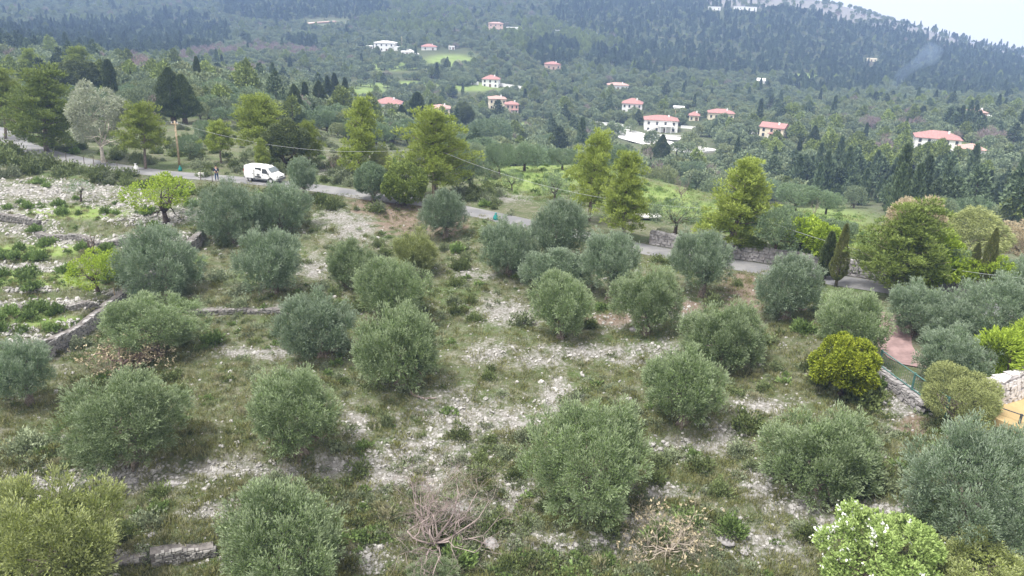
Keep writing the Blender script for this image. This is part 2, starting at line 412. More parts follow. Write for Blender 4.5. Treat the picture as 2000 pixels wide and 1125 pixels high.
# ground
def groundmat():
    m, nt, b = newmat('ground_soil_and_grass')
    at = N(nt, 'ShaderNodeVertexColor', layer_name='zone')
    sp = N(nt, 'ShaderNodeSeparateColor'); nt.links.new(at.outputs[0], sp.inputs[0])
    geo = N(nt, 'ShaderNodeNewGeometry').outputs['Position']
    n1 = noise(nt, 0.16, 6, geo, 0.6); n2 = noise(nt, 0.9, 6, geo, 0.65); n3 = noise(nt, 5.0, 6, geo, 0.7); n4 = noise(nt, 0.045, 4, geo)
    grass = mixc(nt, ramp(nt, n2, 0.36, 0.66), (0.082,0.10,0.044), (0.145,0.143,0.092))
    grass = mixc(nt, ramp(nt, n1, 0.45, 0.7), grass, (0.082,0.118,0.04))
    grass = mixc(nt, ramp(nt, n3, 0.50, 0.72), grass, (0.205,0.195,0.165))
    grass = mixc(nt, ramp(nt, n3, 0.46, 0.28), grass, (0.06,0.075,0.028))
    dirt = mixc(nt, ramp(nt, n2, 0.3, 0.7), (0.135,0.126,0.108), (0.21,0.198,0.178))
    dirt = mixc(nt, ramp(nt, n3, 0.42, 0.62), dirt, (0.29,0.28,0.265))
    dirt = mixc(nt, ramp(nt, n3, 0.42, 0.28), dirt, (0.13,0.125,0.08))
    # break the soil patches up with noise
    ad = N(nt, 'ShaderNodeMath', operation='ADD'); nt.links.new(sp.outputs[0], ad.inputs[0])
    sc = N(nt, 'ShaderNodeMath', operation='MULTIPLY_ADD'); nt.links.new(n2, sc.inputs[0]); sc.inputs[1].default_value = 1.7; sc.inputs[2].default_value = -0.86
    nt.links.new(sc.outputs[0], ad.inputs[1])
    ad2 = N(nt, 'ShaderNodeMath', operation='ADD'); nt.links.new(ad.outputs[0], ad2.inputs[0])
    s3 = N(nt, 'ShaderNodeMath', operation='MULTIPLY_ADD'); nt.links.new(n3, s3.inputs[0]); s3.inputs[1].default_value = 1.5; s3.inputs[2].default_value = -0.75
    nt.links.new(s3.outputs[0], ad2.inputs[1])
    c = mixc(nt, ramp(nt, ad2.outputs[0], 0.22, 0.95), grass, dirt)
    lush = mixc(nt, ramp(nt, n1, 0.35, 0.65), (0.14,0.215,0.05), (0.20,0.265,0.085))
    lush = mixc(nt, ramp(nt, n3, 0.45, 0.7), lush, (0.22,0.24,0.11))
    lush = mixc(nt, ramp(nt, n2, 0.52, 0.74), lush, (0.20,0.20,0.095))
    lush = mixc(nt, ramp(nt, n2, 0.42, 0.26), lush, (0.10,0.16,0.04))
    c = mixc(nt, ramp(nt, sp.outputs[1], 0.2, 0.8), c, lush)
    red = mixc(nt, ramp(nt, n3, 0.4, 0.65), (0.15,0.115,0.085), (0.23,0.185,0.15))
    ad3 = N(nt, 'ShaderNodeMath', operation='ADD'); nt.links.new(sp.outputs[2], ad3.inputs[0]); nt.links.new(sc.outputs[0], ad3.inputs[1])
    c = mixc(nt, ramp(nt, ad3.outputs[0], 0.35, 0.75), c, red)
    c = mixc(nt, at.outputs[1], c, mixc(nt, ramp(nt, n4, .35, .65), (0.05,0.065,0.03), (0.085,0.095,0.045)))
    nt.links.new(c, b.inputs['Base Color']); b.inputs['Roughness'].default_value = 0.95; b.inputs['Specular IOR Level'].default_value = 0.1
    bp = N(nt, 'ShaderNodeBump'); bp.inputs['Strength'].default_value = 0.6; bp.inputs['Distance'].default_value = 0.12
    nt.links.new(n3, bp.inputs['Height']); nt.links.new(bp.outputs[0], b.inputs['Normal'])
    return m
mGround = groundmat()

SCREE = [(100,940,140,32),(260,935,140,30),(420,915,120,22),(540,922,150,20),(660,912,80,24),(745,905,60,30),
 (900,815,130,55),(830,885,110,50),(970,820,110,38),(1085,775,38,42),(760,935,60,34),(700,830,40,40),
 (985,610,85,30),(960,690,55,26),(1150,688,140,18),(1270,682,80,18),(1340,872,90,24),(1410,850,40,30),(1480,792,80,18),
 (1000,960,45,40),(1080,1062,110,26),(1190,1062,80,30),(1250,1010,90,24),(1480,1062,110,50),(1560,990,90,26),(1485,945,40,40),(1610,1030,70,34),(1730,1000,70,24),
 (430,1000,70,22),(340,1085,80,20),(250,1090,50,16),(615,522,34,26),(690,445,50,34),(655,425,50,20),(1335,605,50,18),(1200,628,50,14),
 (470,690,60,12),(400,606,60,10),(545,606,40,8),(920,537,40,12),(1760,800,45,40),(720,1090,50,40),(900,1000,60,40),(1290,960,60,20),
 (100,372,190,20),(40,408,70,18),(60,445,60,16),(300,420,90,20),(190,472,130,12),(330,470,80,16),(60,522,80,9),(230,400,60,10),
 (100,594,110,9),(60,565,50,6),(80,680,80,20),(170,640,60,14),(30,645,40,10),(240,570,50,8),(520,690,60,14),(1240,700,60,14),(1050,705,60,16),(840,940,40,30),
 (640,330,50,14),(780,345,60,12),(980,385,60,12),(700,312,60,10)]
LUSH = [(1050,345,110,36),(1270,385,110,30),(1160,330,60,14),(1600,430,110,30),(1690,470,60,20),(1450,440,60,20),(1220,340,60,10),(1350,410,80,20),
 (1570,480,50,16),(1700,520,40,14),(1760,700,60,34),(1830,735,80,40),(1720,670,50,30),(1900,715,60,30),(1950,620,60,20),(1840,560,30,16),
 (70,490,130,14),(90,548,140,16),(150,415,110,14),(120,630,110,14),(40,620,70,12),(380,505,30,10),(1080,250,60,12),(1010,246,80,8),(1170,315,30,8),
 (1900,290,70,8),(1870,285,60,7),(920,170,70,10),(790,165,90,8),(720,175,40,16),(880,118,60,14),(760,130,80,10),(1300,330,40,10),
 (1440,245,70,6),(1150,255,40,6),(1570,150,40,8)]
CLEARG = [(1300,282,100,34),(1240,258,60,10),(640,45,50,10),(560,130,60,6),(980,178,60,8),(840,132,60,5),(1690,275,44,7),(600,190,120,30),(720,185,60,24),(1340,252,60,5)]
RED = [(790,420,70,40),(1450,560,46,34),(1455,590,50,18),(740,400,60,26),(870,440,50,24),(1180,625,60,14),(640,685,40,8),(1340,600,60,14),(1790,830,40,24)]
def blobs(px, py, B):
    s = np.zeros(np.shape(px))
    for x, y, a, b in B: s = np.maximum(s, np.exp(-(((px-x)/a)**2+((py-y)/b)**2)*0.9))
    return s
def ridge_band(px, py, P):
    sk = np.interp(px, [1200, 1400, 1550, 1700, 1850, 2000, 2300], [-40, -10, -4, 34, 74, 108, 180])
    return smooth(34, 8, py-sk+16*fbm(P[:, 0]*.008, P[:, 1]*.008, 8, 3))*smooth(1230, 1420, px)*(P[:, 1] > 700)
def build_ground():
    X, Y, z = GXX, GYY, GZ
    P = np.stack([X, Y, z], -1).reshape(-1, 3)
    nr, nc = Y.shape; i = np.arange(nr-1)[:, None]*nc; j = np.arange(nc-1)[None, :]
    Q = np.stack([i+j, i+j+1, i+nc+j+1, i+nc+j], -1).reshape(-1, 4)
    me = MB().add(P, Q).mesh('ground', mGround, True)
    px, py, dz = proj(P)
    col = np.zeros((len(P), 4), np.float32); col[:, 3] = 1
    nw = smooth(220, 140, P[:, 1])
    col[:, 0] = blobs(px, py, SCREE)*nw*.78+(1-nw)*0.12+.10*nw
    # bright mist on the right-hand crest, painted as a pale ground tone
    ridge = ridge_band(px, py, P)
    col[:, 0] = np.maximum(col[:, 0], ridge*1.6)
    col[:, 1] = blobs(px, py, LUSH)*(P[:, 1] > 50)*smooth(1.3, .9, np.abs(P[:, 0]/P[:, 1]))
    col[:, 2] = blobs(px, py, RED)*nw
    col[:, 3] = np.clip(smooth(190, 330, P[:, 1])-1.4*blobs(px, py, LUSH+CLEARG)-ridge*1.5, 0, .9)
    a = me.color_attributes.new('zone', 'FLOAT_COLOR', 'POINT'); a.data.foreach_set('color', col.ravel())
    struct('ground', me, 'terraced stony hillside running down to a wooded valley and mountain')
build_ground()

# road
def strip(line, off0, off1, dz, name, m):
    L = np.asarray(line); t = np.gradient(L[:, :2], axis=0); t /= np.linalg.norm(t, axis=1)[:, None]
    l = np.stack([-t[:, 1], t[:, 0]], 1)
    k = 5; o = np.linspace(off0, off1, k)
    V = np.stack([np.c_[L[:, :2]+l*a, L[:, 2]+dz-0.02*abs(a)] for a in o], 1).reshape(-1, 3)
    i = np.arange(len(L)-1)[:, None]*k; j = np.arange(k-1)[None, :]
    Q = np.stack([i+j, i+k+j, i+k+j+1, i+j+1], -1).reshape(-1, 4)
    return MB().add(V, Q).mesh(name, m, True)
def asphaltmat():
    m, nt, b = newmat('worn_asphalt')
    geo = N(nt, 'ShaderNodeNewGeometry').outputs['Position']
    c = mixc(nt, ramp(nt, noise(nt, 0.5, 5, geo), 0.35, 0.65), (0.15,0.15,0.155), (0.225,0.22,0.215))
    c = mixc(nt, ramp(nt, noise(nt, 12, 3, geo), 0.55, 0.8), c, (0.11,0.11,0.11))
    nt.links.new(c, b.inputs['Base Color']); b.inputs['Roughness'].default_value = 0.85; return m
struct('road', strip(road, -RW, RW, 0.0, 'road', asphaltmat()), 'narrow pale asphalt lane crossing above the olive grove')

# ------------------------------------------------------------------ foliage generators
def unit(v): return v/(np.linalg.norm(v, axis=-1, keepdims=True)+1e-9)
def rdir(rng, n): return unit(rng.normal(size=(n, 3)))
def leaves(mb, C, A, L, W, rng, m=0):
    """diamond leaves: base C, axis A, length L, width W"""
    n = len(C); R = unit(np.cross(A, rdir(rng, n)))
    L = np.broadcast_to(L, (n,))[:, None]; W = np.broadcast_to(W, (n,))[:, None]
    V = np.stack([C, C+A*L*0.45+R*W*0.5, C+A*L, C+A*L*0.45-R*W*0.5], 1)
    mb.add(V.reshape(-1, 3), np.arange(n*4).reshape(-1, 4), m=m)
def sprigs(mb, C, A, k, slen, ll, lw, spread, rng, m=0):
    n = len(C)
    Cr = np.repeat(C, k, 0); Ar = np.repeat(A, k, 0); t = np.tile((np.arange(k)+0.5)/k, n)*slen*rng.uniform(.7, 1.2, n*k)
    D = unit(Ar+rdir(rng, n*k)*spread)
    leaves(mb, Cr+Ar*t[:, None], D, ll*rng.uniform(.7, 1.25, n*k), lw*rng.uniform(.8, 1.2, n*k), rng, m)
def lobed(rng, R, nl, lr, ns, up=0.55, zmin=-0.55, shell=0.72, flat=1.0, var=(.78, 1.16), gap=.9):
    """points and outward directions on the lobes of a crown centred at the origin"""
    R = np.array(R, float); n = 0; c = []
    while len(c) < nl:
        d = rdir(rng, 1)[0]
        if d[2] < zmin: continue
        q = d*shell*rng.uniform(*var)
        if all(np.linalg.norm(q-e) > gap*(1.9/math.sqrt(nl)) for e in c) or rng.random() < 0.08: c.append(q)
    c = np.array(c)*R
    c = np.r_[c, rng.uniform(-.35, .35, (max(2, nl//8), 3))*R]
    sz = lr*rng.uniform(.7, 1.25, len(c))
    w = sz**2; idx = rng.choice(len(c), ns, p=w/w.sum())
    d = rdir(rng, ns); out = unit(c[idx]/R)
    d = unit(d+out*0.55)
    P = c[idx]+d*(sz[idx]*rng.uniform(.55, 1.05, ns)**0.6)[:, None]*np.array([1, 1, flat])
    A = unit(d*0.7+out*0.25+np.array([0, 0, up])+rng.normal(size=(ns, 3))*0.18)
    return P, A
def limb(mb, rng, p, d, L, r, depth, ends, bend=0.25, n=5, m=0, kids=(2, 3), sides=6, shrink=0.68, up=0.1, tp=.72):
    P = [p]; R = [r]; q = np.array(p, float); dd = np.array(d, float)
    for i in range(n):
        dd = unit(dd+rng.normal(size=3)*bend+np.array([0, 0, up])); q = q+dd*L/n; P.append(q.copy()); R.append(r*(1-0.45*(i+1)/n))
    mb.tube(P, R, sides, m)
    if depth == 0: ends.append((q, dd)); return
    for k in range(rng.integers(kids[0], kids[1]+1)):
        i = n if k == 0 else rng.integers(max(1, n-3), n+1)
        limb(mb, rng, P[i], unit(dd+rng.normal(size=3)*0.75), L*shrink*rng.uniform(.8, 1.2), R[i]*tp, depth-1, ends, bend, max(3, n-1), m, kids, max(3, sides-1), shrink, up, tp)

def olive_crown(seed, m, R=(2.9, 2.9, 2.05), nl=34, nsp=600, per=24, lf=1.1):
    """a crown of leafy sprays (short upright shoots set with narrow leaves) gathered into uneven lobes"""
    rng = np.random.default_rng(seed); mb = MB()
    P, A = lobed(rng, R, nl, 0.70*R[0]/2.9*math.sqrt(30/nl)**.5, nsp, 0.75, -0.8, 0.80, var=(.70, 1.14), gap=.95)
    wob = fbm(np.arctan2(P[:, 1], P[:, 0])*1.1+seed, P[:, 2]*.5+7, seed, 2); P = P*(1+.10*wob)[:, None]
    L = rng.uniform(.75, 1.3, nsp)*np.where(rng.random(nsp) < .12, 1.5, 1.0)
    Pr = np.repeat(P, per, 0); Ar = np.repeat(A, per, 0); Lr = np.repeat(L, per)
    k = len(Pr); t = rng.uniform(-.22, .48, k)*Lr
    w = rng.normal(size=(k, 3)); w -= (w*Ar).sum(1, keepdims=True)*Ar
    C = Pr+Ar*t[:, None]+w*(.098*Lr*(1.2-t))[:, None]
    D = unit(Ar+w*.35); tip = t > .2*Lr                     # pale new growth, made lighter to paint bright lit tips over darker hollows
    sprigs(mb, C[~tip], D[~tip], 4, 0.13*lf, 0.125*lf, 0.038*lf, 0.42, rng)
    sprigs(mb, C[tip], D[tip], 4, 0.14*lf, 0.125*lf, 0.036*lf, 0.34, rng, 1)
    P, A = lobed(rng, R, nl, 0.72, 2800, 0.2, -0.8, 0.58)
    sprigs(mb, P*.93, A, 4, 0.20, 0.16, 0.06, 0.8, rng)
    return mb.mesh('olive_crown', m)
def olive_trunk(seed, mt=None):
    rng = np.random.default_rng(seed); mb = MB(); e = []
    p = np.array([0, 0, -0.4])
    P = [p, p+[.03, 0, .5], p+[.08, .05, 1.0], p+[.12, .03, 1.5]]
    mb.tube(P, [.48, .36, .27, .26], 9)
    for k in range(5):
        a = rng.uniform(0, 6.28); limb(mb, rng, np.array(P[-1])-[0, 0, .15], unit(np.array([math.cos(a), math.sin(a), 1.0])), 1.3, .15, 1, e, .3, 4, 0, (2, 3), 6)
    for k in range(4):
        a = k*1.6+rng.uniform(-.4, .4); mb.tube([[0, 0, .25], [math.cos(a)*.4, math.sin(a)*.4, -.05], [math.cos(a)*.7, math.sin(a)*.7, -.4]], [.2, .15, .06], 6)
    return mb.mesh('olive_trunk', mt or mBark, True)
def pine_tree(seed, H=9.0, r=3.2, base=0.2, m='pine', n_br=46, dens=1.0, conic=0.8, leafy=1.0):
    """returns crown mesh, trunk mesh (local, metres, ground at 0)"""
    rng = np.random.default_rng(seed); mt = MB(); mb = MB()
    P = [[0, 0, -.4]]; q = np.array([0, 0, -.4])
    lean = rng.normal(size=2)*0.03
    for i in range(9): q = q+np.array([lean[0]*H/9+rng.normal()*.06, lean[1]*H/9+rng.normal()*.06, (H*0.97+.4)/9]); P.append(q.copy())
    P = np.array(P); mt.tube(P, np.linspace(.22*H/9, .03, 10), 7)
    Cs = []; As = []
    for k in range(n_br):
        f = base+(1-base)*((k+rng.random())/n_br)**0.95; z = f*H
        c = np.array([np.interp(z, P[:, 2], P[:, 0]), np.interp(z, P[:, 2], P[:, 1]), z])
        a = k*2.4+rng.uniform(-.5, .5); g = (f-base)/(1-base)
        L = r*((1-g)**conic*0.95+0.10)*rng.uniform(.65, 1.2)*min(1.0, 0.62+g*2.2)
        d = unit(np.array([math.cos(a), math.sin(a), 0.22+0.75*g]))
        tip = c+d*L; mid = c+d*L*.5-[0, 0, .06*L]
        mt.tube([c, mid, tip], [.06*H/9, .04*H/9, .012], 4)
        nc = max(3, int(7*L/r+2))
        for j in range(nc):
            t = 0.35+0.65*(j+.5)/nc
            e = c+(tip-c)*t+rng.normal(size=3)*0.17*r*(.45+.5*t)*[1, 1, .6]
            w = rng.uniform(.30, .52)*r/3.2
            ns = int(38*dens)
            dd = rdir(rng, ns); Cs.append(e+dd*w*rng.uniform(.2, 1, ns)[:, None]*[1.25, 1.25, .85]); As.append(unit(dd*.6+d*.35+[0, 0, .65]))
    sprigs(mb, np.concatenate(Cs), np.concatenate(As), 4, .16, .26*leafy, .05*leafy, .5, rng)
    return mb.mesh('pine_crown', ML[m]), mt.mesh('pine_trunk', mBark, True)
def cypress_tree(seed, H=9.0, r=0.9, m='cyp', prof=0.55, ns=5200, ll=.30, stem=.06):
    rng = np.random.default_rng(seed); mb = MB(); mt = MB()
    f = rng.random(ns)**0.9; a = rng.random(ns)*6.283
    ph = rng.uniform(0, 6.28, 3)
    wob = 1+0.16*np.sin(a*2+f*9+ph[0])+.13*np.sin(a*3-f*17+ph[1])+.08*np.sin(a*5+f*31+ph[2])
    rad = r*np.minimum(1, (f/0.16)**.6+.15)*(1-f**2.0)**prof*wob*rng.uniform(.75, 1.04, ns)
    P = np.stack([np.cos(a)*rad, np.sin(a)*rad, H*(stem+f*(1-stem))], 1)
    A = unit(np.stack([np.cos(a)*.35, np.sin(a)*.35, np.ones(ns)], 1)+rng.normal(size=(ns, 3))*.16)
    sprigs(mb, P, A, 3, ll*.8, ll, ll*.24, .35, rng)
    mt.tube([[0, 0, -.4], [0, 0, H*.5], [0, 0, H*.93]], [.16*r+.06, .1*r+.04, .02], 6)
    return mb.mesh('cypress_crown', ML[m]), mt.mesh('cypress_trunk', mBark, True)
def broad_tree(seed, H=6.0, r=2.5, ch=4.0, m='dark', bark=None, nl=30, ns=7000, ll=.2, lw=.09, lr=.75, stems=4, up=.5, droop=0.0, spread=.7, petals=None, thin=False):
    """general broadleaf: crown height ch, radius r, top at H"""
    rng = np.random.default_rng(seed); mb = MB(); mt = MB(); e = []
    cz = H-ch/2
    fork = np.array([rng.normal()*.08, rng.normal()*.08, max(.35, (H-ch)*.85)])
    mt.tube([[0, 0, -.4], [0, 0, 0], fork*.6, fork], [.09*r+.07, .07*r+.04, .055*r+.03, .05*r+.03], 8)
    for k in range(stems):
        a = k*6.283/stems+rng.uniform(-.5, .5); limb(mt, rng, fork, unit(np.array([math.cos(a), math.sin(a), 1.1])), ch*.42, .035*r+.02, 2, e, .22, 4, 0, (2, 3), 6)
    P, A = lobed(rng, (r, r, ch/2), nl, lr*r/2.5, ns, up, -.8, .72)
    A = unit(A+np.array([0, 0, -droop]))
    P = P+np.array([0, 0, cz])
    if petals:
        w = rng.random(len(P)) < (0.008+0.09*smooth(0.5, 1.1, (-P[:, 0]/r)+(P[:, 2]-cz)/ch*1.4))
        sprigs(mb, P[w], A[w], 5, .30, .11, .09, .8, rng, 1); P = P[~w]; A = A[~w]
    sprigs(mb, P, A, 4, ll*1.2, ll, lw, spread, rng)
    mats = [ML[m]]+([ML[petals]] if petals else [])
    return mb.mesh('tree_crown', mats), mt.mesh('tree_trunk', bark or mBark, True)
def bare_tree(seed, H=3.0, depth=5, stems=3, mt=None, bend=.22, kids=(2, 3), r=.12, L0=None, up=.06, spread=1.0, leaf=None, nleaf=0, tp=.82):
    rng = np.random.default_rng(seed); mb = MB(); e = []; tr = MB()
    L0 = L0 or H*.33
    tr.tube([[0, 0, -.3], [0, 0, .0], [.03, .02, H*.09]], [r*1.5, r*1.2, r], 8)
    for k in range(stems):
        a = k*6.283/stems+rng.uniform(-.4, .4)
        limb(mb, rng, np.array([.03, .02, H*.07]), unit(np.array([math.cos(a)*spread, math.sin(a)*spread, .9])), L0, r*.7, depth, e, bend, 4, 0, kids, 5, .74, up, tp)
    if leaf and nleaf:
        E = np.array([x[0] for x in e]); idx = rng.integers(0, len(E), nleaf)
        P = E[idx]+rng.normal(size=(nleaf, 3))*.12
        sprigs(mb, P, unit(rng.normal(size=(nleaf, 3))+[0, 0, .5]), 3, .1, .09, .05, .7, rng, 1)
    return mb.mesh('bare_branches', [mt or mTwig]+([ML[leaf]] if leaf else []), True), tr.mesh('bare_trunk', mBark, True)

def place_px(cx, cy_, w, h, base=None):
    """base point, crown centre height, radius, half height (metres) of a crown seen at a pixel box"""
    if base is None:
        d0 = hit1(cx, cy_+h*.6); dep = math.asin((CAMZ-d0[2])/np.linalg.norm(d0-EYE))
        base = (cx+(cx-1000)*-.00002*h*10, cy_+h/2*(1.36-.5*min(1, max(0, (dep-.2)/.45))))
    B = hit1(*base); d = np.linalg.norm(B-EYE); q = d/FPX
    dep = math.asin((CAMZ-B[2])/d)
    r = w*q/2; hh = h*q/2
    c = math.sqrt(max((hh*hh-(r*math.sin(dep))**2)/math.cos(dep)**2, (r*.45)**2))
    D = ray(cx, cy_); k = math.hypot(B[0], B[1])/math.hypot(D[0], D[1]); C = EYE+D*k
    return B, C, r, c
def tree(name, label, cat, crown, trunk, B, crown_loc, crown_scl, trunk_scl, rz, group=None, trunk_name='trunk', crown_name='crown'):
    t = thing(name, label, cat, B, 0.0, group)
    obj(trunk_name, trunk, t, (0, 0, 0), rz, trunk_scl)
    obj(crown_name, crown, t, crown_loc, rz, crown_scl)
    return t

# ------------------------------------------------------------------ olive grove
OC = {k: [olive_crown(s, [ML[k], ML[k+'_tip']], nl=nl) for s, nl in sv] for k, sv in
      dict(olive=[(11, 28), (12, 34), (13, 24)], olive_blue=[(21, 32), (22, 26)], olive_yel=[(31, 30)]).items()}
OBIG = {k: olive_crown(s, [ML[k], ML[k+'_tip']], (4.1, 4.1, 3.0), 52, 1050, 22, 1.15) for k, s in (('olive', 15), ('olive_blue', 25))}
OT = [olive_trunk(41), olive_trunk(42)]
GO = 'olive trees of the terraced grove'
OLIVES = [ # cx, cy, w, h, kind, base pixel or None, label
 (570,792,185,195,'olive',None,'full round olive tree just above the long rubble band, left of the stone heap'),
 (238,812,225,170,'olive',None,'wide olive tree spreading below the dry tangled brown bush on the left'),
 (92,1055,235,215,'olive_yel',None,'yellowish olive tree filling the bottom left corner'),
 (548,1062,255,225,'olive',None,'large olive tree cut by the bottom edge, left of the bare fig bush'),
 (780,668,186,172,'olive',(783,752),'olive tree with a thick bare trunk and a fallen branch beside it'),
 (614,630,156,154,'olive_blue',(630,697),'olive tree standing directly left of the one with the fallen branch'),
 (768,560,145,120,'olive',None,'olive tree with two rounded lobes just above the thick-trunked one'),
 (526,503,140,134,'olive_blue',(536,570),'olive tree with a visible stump-like trunk on bright grass, upper left grove'),
 (683,510,102,110,'olive',(672,562),'small upright olive tree right of the pile of grey stones, upper grove'),
 (810,487,88,78,'olive_yel',None,'small yellow-green olive tree below the slender-trunked one on the red bank'),
 (864,410,92,110,'olive_blue',(872,466),'slender-trunked olive tree on the reddish bank below the road'),
 (305,508,158,132,'olive_blue',(330,578),'grey-green olive tree leaning over the end of the field wall, left'),
 (296,628,185,112,'olive',None,'low olive tree with a yellow-green lobe right of the field wall'),
 (32,715,115,135,'olive_blue',None,'olive tree cut by the left edge below the field wall'),
 (447,410,130,128,'olive_blue',(455,472),'left of the paired olive trees in front of the white van'),
 (545,402,114,102,'olive_blue',(548,455),'right of the paired olive trees in front of the white van'),
 (590,337,68,78,'olive_blue',None,'dark round olive tree standing just right of the white van'),
 (990,475,124,126,'olive_blue',(995,535),'olive tree with visible trunk right of the reddish bank, below the road'),
 (1090,442,124,120,'olive_blue',None,'olive tree topmost of the dense cluster below the road'),
 (1195,500,124,140,'olive_blue',None,'olive tree right of the dense cluster, left of the roadside wall'),
 (1088,522,145,85,'olive_blue',None,'sprawling low olive tree in the dense cluster, in front of the others'),
 (1098,590,142,125,'olive',None,'olive tree behind the pale dirt patch in the centre of the grove'),
 (1268,577,142,130,'olive',None,'olive tree above the single white boulder, below the road'),
 (1370,500,128,150,'olive_blue',(1370,580),'tall olive tree overlapping the stone wall of the road'),
 (1540,552,126,128,'olive_blue',(1535,622),'dark olive tree at the right end of the visible road'),
 (1420,650,160,132,'olive',None,'olive tree between the white boulder and the yellow citrus tree'),
 (1336,745,156,160,'olive',(1334,828),'olive tree above the white stone rubble slope, right of centre'),
 (1150,890,242,250,'olive',None,'biggest round olive tree, right of the stone heap in the foreground'),
 (1615,882,212,172,'olive',None,'olive tree with a dark bush at its foot, below the citrus tree'),
 (1912,938,240,232,'olive_blue',None,'huge grey-green olive tree at the right edge below the ochre terrace'),
 (1664,627,144,140,'olive',None,'large olive tree directly behind the yellow citrus tree'),
 (1925,1110,180,110,'olive_yel',None,'olive tree in the bottom right corner beside the blossoming tree'),
 (848,1122,110,50,'olive',None,'top of an olive tree peeking in below the bare fig bush'),
 (1796,598,124,92,'olive_blue',None,'left of the feathery garden olives above the pink path'),
 (1872,630,112,84,'olive_blue',None,'middle one of the feathery garden olives above the pink path'),
 (1864,694,132,104,'olive_blue',None,'garden olive tree between the pink path and the lime hedge'),
 (1962,600,165,112,'olive_blue',None,'garden olive tree above the lime hedge at the right edge'),
 (1990,545,90,80,'olive_blue',None,'garden olive tree right of the leaning cypresses at the right edge'),
]
_CE = {}
def cext(me):
    if me.name not in _CE:
        q = np.empty(len(me.vertices)*3, np.float32); me.vertices.foreach_get('co', q); q = q.reshape(-1, 3)
        a, b = np.percentile(q[:, 2], (.2, 99.8)); _CE[me.name] = (float(np.percentile(np.hypot(q[:, 0], q[:, 1]), 98.5)), float(b-a)/2, float(a+b)/2)
    return _CE[me.name]
rngO = np.random.default_rng(5)
for k, (cx, cy_, w, h, kind, base, lab) in enumerate(OLIVES):
    B, C, r, c = place_px(cx, cy_, w, h, base)
    me = OC[kind][k % len(OC[kind])]
    if r > 3.1 and kind in OBIG: me = OBIG[kind]
    r97, hz_, cz_ = cext(me)
    s = r/r97; sz = min(max(c/hz_, s*.6), s*1.22)
    off = C-B
    tree('olive_tree', lab, 'olive tree', me, OT[k % 2], B, (off[0], off[1], off[2]-cz_*sz), (s, s, sz), (s*1.15, s*1.15, max(.5, off[2]/2.6)), rngO.uniform(0, 6.28), GO)

# ------------------------------------------------------------------ other trees near the road and in the grove
_EXT = {}
def fit(name, label, cat, kit, H0, R0, top, base, width, rz=0.0, group=None):
    """set a whole tree (crown and trunk meshes built for height H0, radius R0) on the ground at a base pixel so that its top and width match"""
    B = hit1(*base); d = np.linalg.norm(B-EYE)
    if kit[0].name not in _EXT:
        q = np.empty(len(kit[0].vertices)*3, np.float32); kit[0].vertices.foreach_get('co', q); q = q.reshape(-1, 3)
        _EXT[kit[0].name] = (float(np.percentile(q[:, 2], 99.7)), float(np.percentile(np.hypot(q[:, 0], q[:, 1]), 97)))
    H0, R0 = _EXT[kit[0].name]
    D = ray(top[0], top[1]); k = math.hypot(B[0], B[1])/math.hypot(D[0], D[1]); T = EYE+D*k
    H = max(T[2]-B[2], .5); s = (width*d/FPX/2)/R0
    return tree(name, label, cat, kit[0], kit[1], B, (0, 0, 0), (s, s, H/H0), (s, s, H/H0), rz, group)
PK = [pine_tree(101, 9, 3.2, .16, 'pine', 46), pine_tree(102, 9, 3.0, .12, 'pine', 50, conic=.9), pine_tree(103, 8, 3.2, .3, 'pine', 40, conic=.55)]
PKd = pine_tree(104, 9, 3.2, .1, 'pine_dk', 52, conic=.6)
GP = 'pines along the road'
for k, (top, base, w, kit, H0, R0, lab) in enumerate([
 ((60,128),(92,297),118,PKd,9,3.2,'big spreading green pine beside the road bend on the left'),
 ((8,130),(10,272),70,PK[2],8,3.2,'pine cut by the left edge where the road enters'),
 ((268,200),(284,330),80,PK[2],8,3.2,'young pine with a bare lower trunk left of the wooden pole'),
 ((500,185),(520,318),104,PK[2],8,3.2,'round-topped pine behind the white van'),
 ((692,190),(700,345),84,PK[1],9,3.0,'narrow yellow-green pine right of the van, behind the road'),
 ((868,208),(850,388),150,PK[0],9,3.2,'largest yellow-green pine in the middle, overhanging the road'),
 ((1160,252),(1150,432),100,PK[0],9,3.2,'left of the paired pines beside the green meadow'),
 ((1222,294),(1218,468),100,PK[1],9,3.0,'right of the paired pines beside the green meadow'),
 ((1430,306),(1422,492),135,PK[1],9,3.0,'bright pine above the stone wall of the road'),
 ((1752,385),(1745,572),165,PKd,9,3.2,'broad dark-green pine right of the paired cypresses'),
 ((150,92),(160,180),60,PK[1],9,3.0,'bright pine top behind the dark round tree on the left'),
 ((68,95),(75,170),50,PK[1],9,3.0,'pine top above the big pine on the left'),
 ((440,235),(432,318),55,PK[2],8,3.2,'thin pale young pine between the pole and the van'),
 ((517,270),(516,345),30,PK[2],8,3.2,'sapling pine standing right behind the white van'),
 ((600,235),(606,330),50,PK[2],8,3.2,'sparse pale pine right of the round-topped pine'),
 ]): fit('pine_tree', lab, 'pine tree', kit, H0, R0, top, base, w, k*1.3, GP)
CK = [cypress_tree(121, 9, .9), cypress_tree(122, 9, .95, prof=.7), cypress_tree(123, 8, 2.0, 'cyp', .85, 7000, .30, .12)]
CKb = cypress_tree(124, 8, 1.0, 'cyp_br', .8, 6000, .22, .1)
